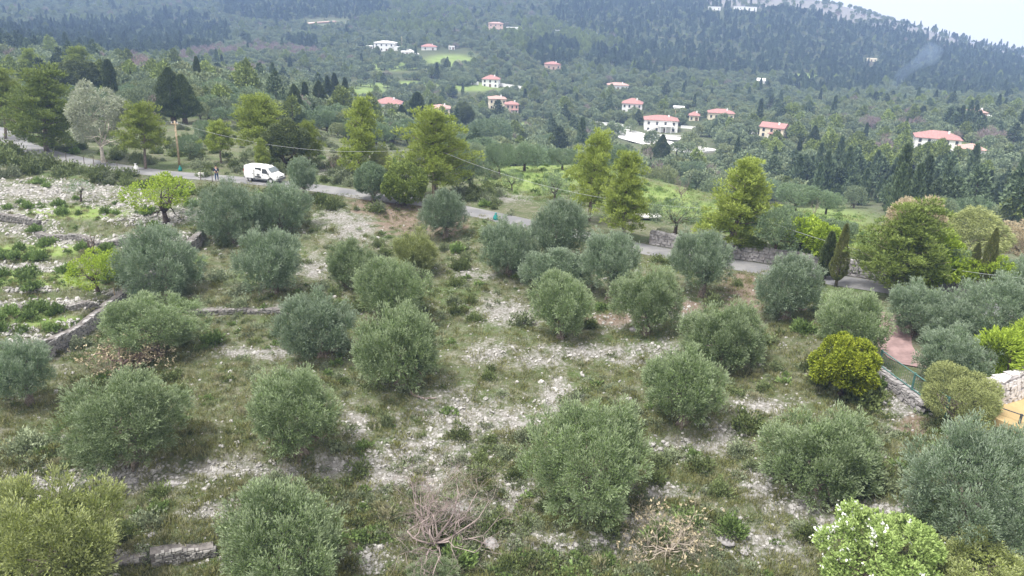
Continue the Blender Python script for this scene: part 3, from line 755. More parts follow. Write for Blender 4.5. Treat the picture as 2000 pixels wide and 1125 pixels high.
for k, (top, base, w, kit, H0, R0, lab) in enumerate([
 ((208,116),(222,215),27,CK[0],9,.9,'slim blunt cypress right of the dark round tree, upper left'),
 ((332,132),(340,242),62,CK[2],8,2.0,'broad dark cypress directly behind the top of the wooden pole'),
 ((365,145),(362,242),56,CK[2],8,2.0,'broad dark conifer touching the right side of the one behind the pole'),
 ((381,110),(390,190),15,CK[0],9,.9,'thin lone cypress beyond the broad dark ones'),
 ((600,160),(598,222),18,CK[0],9,.9,'thin cypress at the left of the dark row above the van'),
 ((576,165),(578,235),34,CK[2],8,2.0,'wide dark conifer at the left end of the row above the van'),
 ((640,148),(642,215),20,CK[1],9,.95,'pointed cypress in the middle of the dark row above the van'),
 ((655,143),(656,218),20,CK[1],9,.95,'tallest pointed cypress of the dark row above the van'),
 ((677,152),(676,222),20,CK[1],9,.95,'pointed cypress at the right end of the dark row above the van'),
 ((622,158),(625,225),34,CK[2],8,2.0,'bushy dark cypress inside the row above the van'),
 ((818,180),(815,262),40,CK[1],9,.95,'tall dark cypress left of the house with arched doorway'),
 ((790,205),(785,258),32,CK[2],8,2.0,'short dark conifer in front of the red-roofed house on the left'),
 ((772,210),(768,256),28,CK[2],8,2.0,'small dark conifer touching the front of the red-roofed house on the left'),
 ((1283,262),(1290,320),34,CK[2],8,2.0,'dark spiky conifer in front of the white terraced villa'),
 ((1660,438),(1632,560),30,CKb,8,1.0,'right of the paired brownish cypresses by the wall'),
 ((1622,452),(1610,545),32,CK[1],9,.95,'left of the paired cypresses by the wall'),
 ((1950,446),(1916,572),26,CKb,8,1.0,'right of the two leaning-looking brown cypresses near the right edge'),
 ((1908,474),(1888,576),24,CKb,8,1.0,'left of the two leaning-looking brown cypresses near the right edge'),
 ((1555,272),(1556,325),14,CK[0],9,.9,'slender dark cypress standing in the valley below the cream house'),
 ((1590,245),(1586,292),24,CK[2],8,2.0,'dark pointed conifer right of the cream house'),
 ]): fit('cypress_tree', lab, 'cypress', kit, H0, R0, top, base, w, k*.9, 'cypresses near the road and houses')

eK = broad_tree(131, 8.5, 2.6, 6.6, 'euc', mBarkP, 17, 5200, .24, .06, .72, 4, -.1, .25, .6)
fit('eucalyptus_tree', 'pale grey-green tree with a white trunk by the road, left', 'tree', eK, 8.5, 2.9, (182,160), (202,318), 98, .4)
dK = broad_tree(132, 7.5, 3.2, 6.2, 'dark', mBarkD, 20, 7500, .22, .1, .72)
fit('evergreen_tree', 'dark round evergreen tree beside the slim cypress, upper left', 'tree', dK, 7.5, 3.4, (150,118), (160,205), 92, .4)
fit('evergreen_tree', 'dark carob-like tree with forked trunk just behind the white van', 'tree', dK, 7.5, 3.4, (572,232), (560,335), 82, 2.0)
fit('evergreen_tree', 'dark brown-green tree right of the house with arched doorway', 'tree', dK, 7.5, 3.4, (905,200), (905,262), 46, 3.0)
fit('evergreen_tree', 'dense green shrubby tree between the road and the middle pine', 'tree', broad_tree(133, 5, 2.6, 4.6, 'pine_dk', mBarkD, 28, 8000, .16, .1), 5, 2.6, (790,318), (792,402), 92, 1.0)
gK = broad_tree(134, 5, 2.6, 4.3, 'olive_blue', mBark, 26, 7000, .2, .06)
fit('olive_tree', 'greyish olive tree at the far side of the road, left of the middle pine', 'olive tree', gK, 5, 2.6, (725,318), (728,393), 76, 1.0)
# trees round the meadow behind the road
mK = broad_tree(135, 5, 2.8, 3.4, 'olive_blue', mBarkD, 22, 4200, .2, .06, .8)
mK2 = broad_tree(136, 5, 2.8, 3.2, 'olive_blue', mBarkD, 16, 1700, .18, .05, .8, 5)
for k, (top, base, w, kit, lab) in enumerate([
 ((1040,280),(1024,334),76,mK,'dark olive tree at the far edge of the bright meadow'),
 ((990,280),(975,345),56,mK,'round olive tree half hidden right of the middle pine'),
 ((915,300),(918,372),76,mK,'olive tree in the shade right of the middle pine'),
 ((998,330),(1000,375),42,mK2,'thin crooked young olive alone on the bright meadow'),
 ((1085,335),(1082,398),72,mK2,'sparse olive with thin dark branches left of the paired pines'),
 ((1310,388),(1318,458),104,mK2,'open olive tree with dark bent limbs above the stone wall'),
 ((1572,420),(1566,482),100,mK2,'olive tree with dark forked limbs on the meadow near the wall'),
 ((1520,405),(1512,500),96,mK,'leafy olive tree touching the right side of the bright pine'),
 ((1640,430),(1625,492),80,mK,'grey olive tree behind the paired cypresses'),
 ((1500,352),(1498,398),70,mK,'olive tree at the brow of the meadow, right of the bright pine'),
 ((1560,360),(1552,412),78,mK,'second olive tree at the brow of the meadow'),
 ((1620,375),(1612,420),60,mK,'third olive tree at the brow of the meadow'),
 ((1100,290),(1098,332),60,mK,'grey olive tree behind the meadow, left of the paired pines'),
 ((1215,285),(1210,335),60,mK,'olive tree behind the paired pines'),
 ((1340,315),(1345,362),64,mK,'olive tree behind the meadow right of the paired pines'),
 ((640,215),(640,262),44,mK,'olive tree in front of the dark cypress row'),
 ((690,212),(690,258),46,mK,'olive tree at the right foot of the dark cypress row'),
 ((735,238),(735,288),60,mK,'rounded olive tree behind the narrow pine'),
 ((960,232),(955,300),90,mK,'big light olive tree behind the middle pine'),
 ((1840,480),(1846,548),70,mK,'grey olive tree under the golden willow-like tree'),
 ((1075,262),(1070,300),50,mK,'olive tree in the dip beyond the meadow'),
 ((410,235),(405,285),44,mK,'low olive tree on the slope right of the wooden pole'),
 ((350,265),(372,312),44,mK,'grey bush-like olive right of the wooden pole'),
 ]): fit('olive_tree', lab, 'olive tree', kit, 5, 2.8, top, base, w, k*1.7, 'olive trees behind the road')
sK = broad_tree(141, 8, 3.0, 6.6, 'soft', mBark, 26, 7500, .26, .06, .8, 4, -.1, .35, .5)
tK = broad_tree(142, 8, 2.8, 6.0, 'tan', mBark, 22, 6000, .24, .06, .8, 4, .2, .2, .5)
fit('willow_tree', 'golden-green willow-like tree left of the two brown cypresses', 'tree', sK, 8, 3.0, (1890,405), (1886,512), 130, 0)
fit('tan_tree', 'tan-topped tree rising behind the broad dark-green pine', 'tree', tK, 8, 2.8, (1762,376), (1764,545), 105, 0)
fit('tan_tree', 'tan leafless-looking tree at the right edge beyond the cypresses', 'tree', tK, 8, 2.8, (1992,430), (1990,520), 100, 2)
fit('willow_tree', 'pale yellow-green shrub tree at the left foot of the middle pine', 'tree', sK, 8, 3.0, (742,288), (745,345), 44, 1)
fit('willow_tree', 'soft yellow-green tree standing at the corner of the fenced garden', 'tree', broad_tree(143, 4.2, 2.3, 3.4, 'soft', mBark, 12, 9000, .16, .04, 1.05, 5, .3), 4.2, 2.3, (1865,722), (1868,838), 128, 0)
limeK = broad_tree(151, 4.4, 2.5, 3.4, 'lime', mBarkD, 12, 1900, .13, .075, .7, 5)
limeK2 = broad_tree(152, 3.6, 2.2, 2.6, 'lime', mBarkD, 14, 2300, .12, .06, .72, 4)
fit('almond_tree', 'bright lime-green young tree in front of the pair of figures on the road', 'tree', limeK, 4.4, 2.5, (318,340), (325,432), 132, 1)
fit('almond_tree', 'small lime-green round tree on the field left of the wall', 'tree', limeK2, 3.6, 2.2, (183,490), (192,572), 92, 0)
fit('almond_tree', 'white-blossoming light green tree at the bottom right', 'tree', broad_tree(153, 4.0, 2.5, 3.6, 'blossom', mBarkD, 34, 7500, .13, .07, .5, 5, .5, 0, .8, 'petal'), 4.0, 2.5, (1700,1005), (1708,1172), 205, 0)
fit('citrus_tree', 'yellow-green glossy citrus tree beside the fenced garden', 'tree', broad_tree(154, 3.2, 1.9, 2.6, 'citrus', mBarkD, 30, 7000, .12, .075, .55, 4, .3), 3.2, 1.9, (1652,660), (1640,772), 122, 0)
# bare and dead trees
fig = bare_tree(161, 2.8, 5, 9, mTwigT, .2, (3, 3), .04, .85, .12, 1.35, tp=.78)
fit('bare_tree', 'leafless spreading fig bush in the foreground', 'bare tree', fig, 2.7, 3.0, (855,930), (848,1075), 370, 0)
dry = bare_tree(162, 2.4, 5, 9, mTwigS, .36, (3, 3), .034, .72, .0, 1.3, 'tan', 300, tp=.82)
fit('bare_tree', 'dry straw-coloured thorny bush right of the bare fig', 'bare tree', dry, 2.2, 1.9, (1310,982), (1305,1088), 185, 0)
fit('bare_tree', 'dry tangled brown bush at the end of the field wall', 'bare tree', bare_tree(163, 2.2, 6, 6, mTwig, .45, (2, 3), .09, .7, -.05, 1.4, 'tan', 700), 2.0, 1.9, (240,652), (245,722), 165, 1)
stump = bare_tree(164, 2.2, 1, 3, mBark, .2, (1, 2), .17, .9, .15, .6)
fit('dead_tree', 'pruned grey tree stump with two limbs on the left field', 'bare tree', stump, 1.9, .8, (187,455), (180,492), 30, 0)
fit('olive_tree', 'small sparse olive with a dark trunk on the white stones, left field', 'olive tree', broad_tree(165, 3, 1.7, 1.3, 'olive_blue', mBarkD, 10, 500, .15, .05, .8, 4), 3, 1.7, (152,352), (158,394), 50, 0)
pur = bare_tree(166, 4.5, 6, 4, mTwigP, .2, (2, 3), .13, 1.6, .08, .8)
for k, (top, base, w, lab) in enumerate([
 ((650,285),(655,335),56,'bare grey-purple tree right behind the road near the dark round olive'),
 ((1335,330),(1330,385),50,'bare pinkish tree on the meadow left of the bright pine'),
 ((1595,378),(1590,420),26,'bare reddish sapling at the brow of the meadow'),
 ((1290,305),(1285,350),60,'bare brownish tree behind the paired pines'),
 ((1085,390),(1080,405),40,'low bare bush beside the meadow'),
 ((840,155),(842,182),24,'bare purple tree on the slope left of the white garden walls'),
 ((330,348),(330,362),22,'pruned bare stump tree by the road fence'),
 ]): fit('bare_tree', lab, 'bare tree', pur, 4.3, 2.3, top, base, w, k, 'bare trees behind the road')

# ------------------------------------------------------------------ houses
mPlaster = mat('white_plaster', (0.83,0.82,0.80), 0.85, 0.04, 1.5)
mCream = mat('cream_plaster', (0.76,0.68,0.52), 0.85, 0.04, 1.5)
mPink = mat('pink_plaster', (0.70,0.50,0.42), 0.85, 0.05, 1.5)
mRoof = mat('terracotta_roof', (0.37,0.20,0.18), 0.85, 0.15, 2.5)
mRoofP = mat('faded_roof', (0.45,0.29,0.25), 0.85, 0.15, 2.5)
mPane = mat('window_glass', (0.05,0.055,0.06), 0.2, 0.05, 1, 0.5)
mFrame = mat('window_frame', (0.60,0.56,0.50), 0.7, 0.05, 2)
mDoor = mat('wooden_door', (0.16,0.10,0.06), 0.7, 0.1, 2)
mPave = mat('pale_paving', (0.72,0.70,0.67), 0.9, 0.07, 0.4)
HOUSES = []
def hip(mb, x0, x1, y0, y1, z, h, ov=.45, th=.14, gable=False):
    x0 -= ov; x1 += ov; y0 -= ov; y1 += ov
    w = min(x1-x0, y1-y0)/2
    if (x1-x0) >= (y1-y0):
        i = 0 if gable else w; r = [[x0+i, (y0+y1)/2, z+h], [x1-i, (y0+y1)/2, z+h]]
    else:
        i = 0 if gable else w; r = [[(x0+x1)/2, y0+i, z+h], [(x0+x1)/2, y1-i, z+h]]
    B = [[x0, y0], [x1, y0], [x1, y1], [x0, y1]]
    V = [[a, b, z-.02] for a, b in B]+[[a, b, z+th] for a, b in B]+r
    Q = [[0, 3, 2, 1]]+[[k, (k+1) % 4, 4+(k+1) % 4, 4+k] for k in range(4)]
    if (x1-x0) >= (y1-y0): Q += [[4, 5, 9, 8], [6, 7, 8, 9]]; T = [[5, 6, 9], [7, 4, 8]]
    else: Q += [[5, 6, 9, 8], [7, 4, 8, 9]]; T = [[4, 5, 8], [6, 7, 9]]
    mb.add(V, Q, T)
def window(parent, x, y, z, w, h, face='y', s=-1, name='window'):
    """frame box proud of the wall with a dark pane set on it"""
    d = (w, .1, h) if face == 'y' else (.1, w, h)
    c = (x, y+s*.03, z) if face == 'y' else (x+s*.03, y, z)
    f = obj(name, MB().box((0, 0, 0), d).mesh(name, mFrame if name == 'window' else mDoor), parent, c)
    if name == 'window':
        d2 = (w*.82, .06, h*.86) if face == 'y' else (.06, w*.82, h*.86)
        c2 = (0, s*.045, 0) if face == 'y' else (s*.045, 0, 0)
        obj('pane', MB().box((0, 0, 0), d2).mesh('pane', mPane), f, c2)
    return f
def house(px, py, wpx, label, depth=9.0, H=6.0, storeys=2, rz=0.0, wallm=None, roof=2.2, roofm=None, nwin=4, gable=False, name='house', extra=None, flat=False, side=True, chim=True):
    H *= .88; B = hit1(px, py); d = np.linalg.norm(B-EYE); W = (wpx*d/FPX-depth*abs(math.sin(rz))*.8)/max(.6, math.cos(rz)) if abs(rz) < 1 else wpx*d/FPX; wallm = wallm or mPlaster
    t = thing(name, label, 'house', B-[0, 0, .3], rz-math.atan2(B[0], B[1]), 'houses scattered over the valley')
    HOUSES.append((B[0], B[1], max(W, depth)*.62+2))
    x0, x1, y0, y1 = -W/2, W/2, 0.0, depth
    obj('wall', MB().box((0, depth/2, H/2-1.2), (W, depth, H+2.4)).mesh('wall', wallm), t)
    if flat:
        obj('roof', MB().box((0, depth/2, H+.16), (W+.3, depth+.3, .3)).mesh('roof', wallm), t)
    else:
        roof *= .85; mb = MB(); hip(mb, x0, x1, y0, y1, H+.012, roof, gable=gable)
        rf = obj('roof', mb.mesh('roof', roofm or mRoof), t)
        if chim: obj('chimney', MB().box((0, 0, 0), (.7, .7, 1.6)).mesh('chimney', mPlaster), rf, (W*.22, depth*.35, H+roof*.75))
        if gable: 
            mg = MB(); xs = (x0+.02, x1-.02)
            mg.add([[x0, y0+.01, H], [x0, y1-.01, H], [x0, depth/2, H+roof*.93], [x0+.2, y0+.01, H], [x0+.2, y1-.01, H], [x0+.2, depth/2, H+roof*.93]], None, [[0, 2, 1], [3, 4, 5]])
            obj('gable', mg.mesh('gable', wallm), t)
    sh = H/storeys
    for st in range(storeys):
        for k in range(nwin):
            x = x0+W*(k+.5)/nwin; z = st*sh+sh*.52
            if st == 0 and k == nwin//2: window(t, x, 0, 1.05, 1.3, 2.1, name='door')
            else: window(t, x, 0, z, min(1.2, W/nwin*.42), 1.5)
        if side:
            for sx, s in ((x0, -1), (x1, 1)):
                for f in (.3, .7): window(t, sx, depth*f, st*sh+sh*.52, 1.1, 1.5, 'x', s)
    if extra: extra(t, W, depth, H)
    return t
def ex_porch(t, W, D, H):
    obj('porch_roof', MB().box((W*.18, -1.6, H*.52), (W*.5, 3.0, .25)).mesh('porch_roof', mRoof), t)
    for x in (-.05, .18, .41): obj('porch_post', MB().box((W*x, -2.9, H*.25), (.25, .25, H*.5)).mesh('porch_post', mPlaster), t)
def ex_villa(t, W, D, H):
    mb = MB(); mb.box((W*.1, -5.5, -1.4), (W*1.15, 10.9, 3.0)); obj('terrace', mb.mesh('terrace', mPave), t)
    mb = MB(); mb.box((W*.25, -12.5, -3.2), (W*1.0, 3.0, 3.4)); obj('garden_terrace', mb.mesh('garden_terrace', mPave), t)
    obj('balustrade', MB().box((W*.1, -10.85, .5), (W*1.15, .25, .9)).mesh('balustrade', mPlaster), t)
    for k in range(3): obj('balcony_post', MB().box((W*(-.02+.16*k), -1.7, 1.6), (.3, .3, 3.1)).mesh('balcony_post', mPlaster), t)
    obj('balcony', MB().box((W*.14, -.9, 3.25), (W*.46, 1.8, .25)).mesh('balcony', mPlaster), t)
    mb = MB(); 
    for k in range(8): mb.box((-W*.42+k*.45, -1.2, .3+k*.36), (.5, 1.4, .36))
    obj('stairs', mb.mesh('stairs', mPlaster), t)
def ex_wing(t, W, D, H):
    obj('wing', MB().box((W*.62, 2.5, H*.22), (W*.5, 5, H*.8)).mesh('wing', mPlaster), t)
def ex_arch(t, W, D, H):
    mb = MB(); hip(mb, -W*.22, W*.22, -2.2, .6, H*.62, 1.2); obj('porch_roof', mb.mesh('porch_roof', mRoofP), t)
    for x in (-.19, .19): obj('porch_post', MB().box((W*x, -1.9, H*.3), (.4, .4, H*.64)).mesh('porch_post', mPlaster), t)
house(1290,258,64,'white two-storey villa with red roof above broad pale terraces',11,6.4,2,.06,extra=ex_villa)
house(1233,222,38,'white house with steep red hip roof behind the terraced villa',9,6.2,2,-.05,roof=3.0,extra=ex_porch)
house(1408,234,48,'long cream bungalow with red roof right of the terraced villa',8,4.0,1,.1,mCream,nwin=5)
house(1355,236,18,'small red-roofed outbuilding between the villa and the cream bungalow',6,3.2,1,0,mCream,nwin=2,side=False)
house(1505,268,48,'cream house with stepped red roof and a tall blank gable',8,4.9,2,-.25,mCream,2.2,gable=True,nwin=3,extra=ex_porch)
house(1830,290,74,'big white house with wide low red hip roof on the right',11,4.5,2,.12,roof=3.0,nwin=5)
house(1903,308,42,'small white building with pale red hip roof below the big right-hand house',9,3.4,1,.3,None,1.9,mRoofP,3)
house(1912,232,30,'pinkish house with broken red roofs among trees at far right',9,3.6,1,.35,mPink,1.9,mRoofP,3,extra=ex_wing)
house(757,218,52,'white bungalow with broad red hip roof behind dark conifers',10,4.4,1,-.12,roof=3.0,nwin=4)
house(860,232,36,'cream house with a small arched porch behind the middle pine',9,5.8,2,0,mCream,1.8,mRoofP,3,extra=ex_arch)
house(972,214,34,'tall old house with faded brown roof in the valley centre',9,6.6,2,.1,mCream,1.7,mRoofP,4)
house(1000,222,26,'reddish-fronted lower house joined to the old house on its right',7,5.6,2,.1,mPink,1.8,mRoof,3,extra=ex_porch)
house(957,170,34,'white blocky house with pink-red hip roof beside long white walls',9,5.6,2,-.15,roof=2.8,nwin=3)
house(750,100,42,'large white unfinished-looking mansion on the hillside',12,7.5,2,-.25,None,1.6,mPlaster,4,extra=ex_wing,chim=False)
house(838,98,28,'low white house with pointed red roof beside the mansion',9,3.2,1,0,roof=2.4,nwin=2,side=False)
house(882,97,11,'tiny white cubic hut right of the pointed-roof house',4,3,1,0,flat=True,nwin=2,side=False)
house(968,60,27,'tall pink-roofed house high on the hill with a white forecourt',9,8,2,0,mPink,1.6,mRoofP,3)
house(1003,60,28,'long flat white building next to the tall hill house',7,3.6,1,.1,flat=True,nwin=4,side=False)
house(1081,136,30,'red-roofed house screened by slim cypresses',9,4.6,1,.2,mPink,2.2,mRoof,3)
house(1207,176,40,'long low house with faded red roof in the olive woodland',8,3.8,1,.1,None,1.8,mRoofP,5)
house(1493,167,7,'small white chapel with pointed gable on a grassy spot',6,4.2,1,1.45,None,2.6,mPlaster,1,True,side=False,chim=False)
house(1325,218,20,'flat white shed above the cream bungalow',6,2.8,1,0,flat=True,nwin=2,side=False)
house(1395,20,22,'white farm block on the bright mountain shoulder, left one',10,5,1,0,flat=True,nwin=3,side=False)
house(1455,20,40,'white farm block on the bright mountain shoulder, right one',10,5,1,0,flat=True,nwin=5,side=False)
house(1702,120,18,'ruined stone house high in the wood left of the smoke',8,3.4,1,.1,mCream,flat=True,nwin=3,side=False)
house(1485,163,5,'tiny outbuilding left of the white chapel',3,2.2,1,0,flat=True,nwin=1,side=False)
house(795,108,24,'lower flat white annex right of the mansion',7,3.2,1,-.1,flat=True,nwin=3,side=False)
house(722,96,12,'small flat white annex left of the mansion',6,3.0,1,-.1,flat=True,nwin=2,side=False)
# white garden walls
def wallrun(pts, h, th, label, m=None, name='garden_wall', cat='wall', dz=0.0):
    P = hit(*np.array(pts, float).T); P = resample(P, 4.0); t = thing(name, label, cat, P[0])
    mb = MB(); k = len(P); g = unit(np.gradient(P[:, :2], axis=0)); l = np.stack([-g[:, 1], g[:, 0]], 1)*th/2
    z0 = P[:, 2]-.5; z1 = P[:, 2]+h
    V = np.stack([np.c_[P[:, :2]+l, z0], np.c_[P[:, :2]-l, z0], np.c_[P[:, :2]-l, z1], np.c_[P[:, :2]+l, z1]], 1).reshape(-1, 3)-P[0]
    i = np.arange(k-1)[:, None]*4; j = np.arange(4)[None, :]
    Q = np.stack([i+j, i+(j+1) % 4, i+4+(j+1) % 4, i+4+j], -1).reshape(-1, 4)
    mb.add(V, np.r_[Q, [[0, 3, 2, 1], [(k-1)*4, (k-1)*4+1, (k-1)*4+2, (k-1)*4+3]]])
    obj('wall_body', mb.mesh('wall_body', m or mPlaster), t)
    obj('coping', MB().add(np.concatenate([np.stack([np.c_[P[:, :2]+l*1.3, z1], np.c_[P[:, :2]-l*1.3, z1], np.c_[P[:, :2]-l*1.3, z1+.1], np.c_[P[:, :2]+l*1.3, z1+.1]], 1).reshape(-1, 3)-P[0]]), Q).mesh('coping', m or mPlaster), t)
    return t
wallrun([(1100,238),(1150,242),(1200,247),(1235,250)],1.3,.5,'long white garden wall running left from the terraced villa')
wallrun([(1330,250),(1400,256),(1480,262)],1.1,.5,'low white wall running right from the terraced villa')
wallrun([(975,168),(1000,172),(1022,175)],1.8,.5,'white boundary wall right of the blocky house')
wallrun([(915,164),(935,166)],1.8,.5,'short white wall left of the blocky house')
wallrun([(1058,163),(1080,164)],1.0,.5,'short white wall below the cypress-screened house')
wallrun([(952,66),(985,68)],2.0,.5,'white forecourt wall below the tall hill house')
wallrun([(1005,60),(1030,63)],1.4,.5,'white wall right of the flat hill building')
wallrun([(795,100),(818,112)],2.4,.6,'sloping white wall right of the mansion')
wallrun([(1085,60),(1110,61)],1.0,.5,'thin white wall in the forest right of the hill house')
wallrun([(1275,292),(1330,296),(1372,300)],1.6,.6,'lower white terrace wall in front of the villa garden')
wallrun([(1196,256),(1222,262),(1250,273),(1290,283),(1330,290),(1378,299)],.45,13,'broad pale paved drive sweeping down in front of the terraced villa',mPave,'paved_drive','drive')
wallrun([(1235,264),(1262,268),(1340,274)],.5,8,'pale paved forecourt at the foot of the terraced villa',mPave,'paved_yard','yard')
wallrun([(1850,296),(1880,302)],.8,2.0,'white patio wall right of the big right-hand house')
wallrun([(1655,278),(1680,276),(1720,278)],1.3,2.2,'heap of white sheets and rubble in the wood left of the big house',mPave,'rubble_heap','heap')
wallrun([(530,127),(570,133),(610,140)],.25,2.2,'pale dirt track crossing the hillside on the left',mPave,'dirt_track','track')
wallrun([(575,50),(610,45),(655,42)],.5,6.0,'pale cut of bare earth in the forest, upper left',mPink,'earth_cut','bank')
wallrun([(440,85),(452,78),(462,74)],.5,3.0,'small pale track bend in the dark forest, upper left',mPave,'dirt_track','track')

# ------------------------------------------------------------------ woodland
def far_tree(seed, kind):
    rng = np.random.default_rng(seed); mb = MB()
    if kind == 'olive':
        P, A = lobed(rng, (3.0, 3.0, 2.0), 20, 1.05, 900, .5, -.45, .66); P = P+[0, 0, 2.5]
        leaves(mb, P, unit(A+rng.normal(size=A.shape)*.5), .75*rng.uniform(.6, 1.2, len(P)), .36, rng)
        mb.tube([[0, 0, -1.0], [0, 0, 2.0]], [.3, .2], 5, 1)
        return mb.mesh('woodland_tree', [ML['farolive'], mBarkD])
    if kind == 'nearolive':
        P, A = lobed(rng, (3.0, 3.0, 2.0), 24, .95, 3400, .6, -.5, .7); P = P+[0, 0, 2.5]
        leaves(mb, P, unit(A+rng.normal(size=A.shape)*.4), .36*rng.uniform(.6, 1.2, len(P)), .13, rng)
        e = []
        for k in range(4): limb(mb, rng, np.array([0, 0, .7]), unit(np.array([math.cos(k*1.6), math.sin(k*1.6), 1.2])), 1.3, .13, 0, e, .3, 4, 1, (2, 3), 5)
        mb.tube([[0, 0, -1.0], [0, 0, .9]], [.3, .2], 6, 1)
        return mb.mesh('woodland_tree', [ML['olive_blue'] if seed % 2 else ML['farolive'], mBarkD])
    if kind == 'darkround':
        P, A = lobed(rng, (2.4, 2.4, 4.0), 20, 1.0, 900, .6, -.7, .7); P = P+[0, 0, 4.9]
        P[:, :2] *= (1-.55*smooth(4, 9.5, P[:, 2]))[:, None]
        leaves(mb, P, unit(A+rng.normal(size=A.shape)*.5), .8*rng.uniform(.6, 1.2, len(P)), .34, rng)
        mb.tube([[0, 0, -1.5], [0, 0, 6.0]], [.25, .1], 5, 1)
        return mb.mesh('dark_conifer', [ML['farcyp'], mBarkD])
    if kind == 'cypress':
        n = 620; f = rng.random(n)**.85; a = rng.random(n)*6.28; r = rng.uniform(1.2, 1.9)
        rad = r*np.minimum(1, (f/.2)**.6+.2)*(1-f**1.5)**.8*rng.uniform(.6, 1.1, n)*(1+.2*np.sin(a*3+f*14))
        P = np.stack([np.cos(a)*rad, np.sin(a)*rad, f*10.5], 1)
        leaves(mb, P, unit(np.stack([np.cos(a)*.4, np.sin(a)*.4, np.ones(n)], 1)+rng.normal(size=(n, 3))*.2), 1.0, .38, rng)
        mb.tube([[0, 0, -1.5], [0, 0, 4.0]], [.25, .15], 5, 1)
        return mb.mesh('cypress_far', [ML['farcyp'], mBarkD])
    if kind == 'pine':
        P, A = lobed(rng, (2.8, 2.8, 3.2), 22, 1.0, 900, .4, -.6, .68); P = P+[0, 0, 4.6]
        P[:, :2] *= (1-.45*smooth(3, 8.5, P[:, 2]))[:, None]
        leaves(mb, P, unit(A+rng.normal(size=A.shape)*.5), .8*rng.uniform(.6, 1.2, len(P)), .34, rng)
        mb.tube([[0, 0, -1.5], [0, 0, 6.0]], [.25, .1], 5, 1)
        return mb.mesh('pine_far', [ML['farpine'], mBarkD])
    if kind == 'bare':
        P, A = lobed(rng, (2.9, 2.9, 2.2), 14, 1.1, 520, .5, -.4, .62); P = P+[0, 0, 3.0]
        leaves(mb, P, unit(A+rng.normal(size=A.shape)*.3), 1.1*rng.uniform(.6, 1.2, len(P)), .10, rng)
        e = []
        for k in range(5):
            a = k*1.257; limb(mb, rng, np.array([0, 0, .3]), unit(np.array([math.cos(a), math.sin(a), 1.0])), 2.0, .12, 1, e, .2, 3, 0, (2, 3), 3, .76, .05)
        mb.tube([[0, 0, -1], [0, 0, .5]], [.25, .2], 5)
        return mb.mesh('bare_far', [mTwigP])
FK = {k: [far_tree(200+i*7+s, k) for s in range(n)] for i, (k, n) in enumerate([('olive', 5), ('cypress', 3), ('pine', 3), ('bare', 2)])}
FK['cypress'] = [FK['cypress'][0], far_tree(260, 'darkround'), far_tree(261, 'darkround')]
NEARO = [far_tree(270+i, 'nearolive') for i in range(4)]
KINDS = [('olive', i) for i in range(5)]+[('cypress', i) for i in range(3)]+[('pine', i) for i in range(3)]+[('bare', i) for i in range(2)]
KIDX = {k: i for i, k in enumerate(KINDS)}
CYPZ = [(200,85,220,34),(330,70,120,40),(60,90,90,30),(560,20,130,26),(640,20,120,24),(1640,385,80,26),(1760,405,80,30),(1570,372,50,16),(1870,410,80,34),(1950,425,70,40),
 (1080,110,50,26),(1480,80,220,60),(1300,40,160,60),(1700,100,260,50),(1900,140,200,50),(1350,110,120,26),(1620,165,100,22),(1200,30,120,40),(580,92,16,16),(605,100,16,14),(1280,120,140,26),(1880,255,30,14),(1480,130,140,20)]
PINEZ = [(1630,310,60,16),(1690,345,30,14),(1830,330,50,20),(1100,80,120,40),(800,40,120,30),(1750,330,40,20)]
BAREZ = [(520,100,80,8),(430,106,40,7),(280,150,34,12),(480,160,40,10),(590,106,40,7),(380,118,30,9),(1700,255,20,8),(1290,318,40,10),(1730,312,24,8),(1940,286,40,6),(1780,256,14,6)]
CLEAR = [(880,112,70,20),(720,180,50,22),(780,145,80,8),(640,45,50,10),(1300,292,115,42),(1240,255,60,10),(1570,150,34,7),(1890,292,60,8),(1040,245,60,10),(1340,252,60,5),(1450,250,40,5),
 (560,130,60,6),(980,178,60,8),(920,178,40,10),(800,168,80,6),(840,132,60,5),(1690,272,44,7),(1180,248,70,6),(1310,318,80,18),(757,232,50,18),(860,245,40,14),(1505,285,40,14),(1830,305,60,14),
 (500,282,100,20),(380,275,80,26),(640,305,80,26),(790,305,70,24),(290,280,70,26)]
rngW = np.random.default_rng(77)
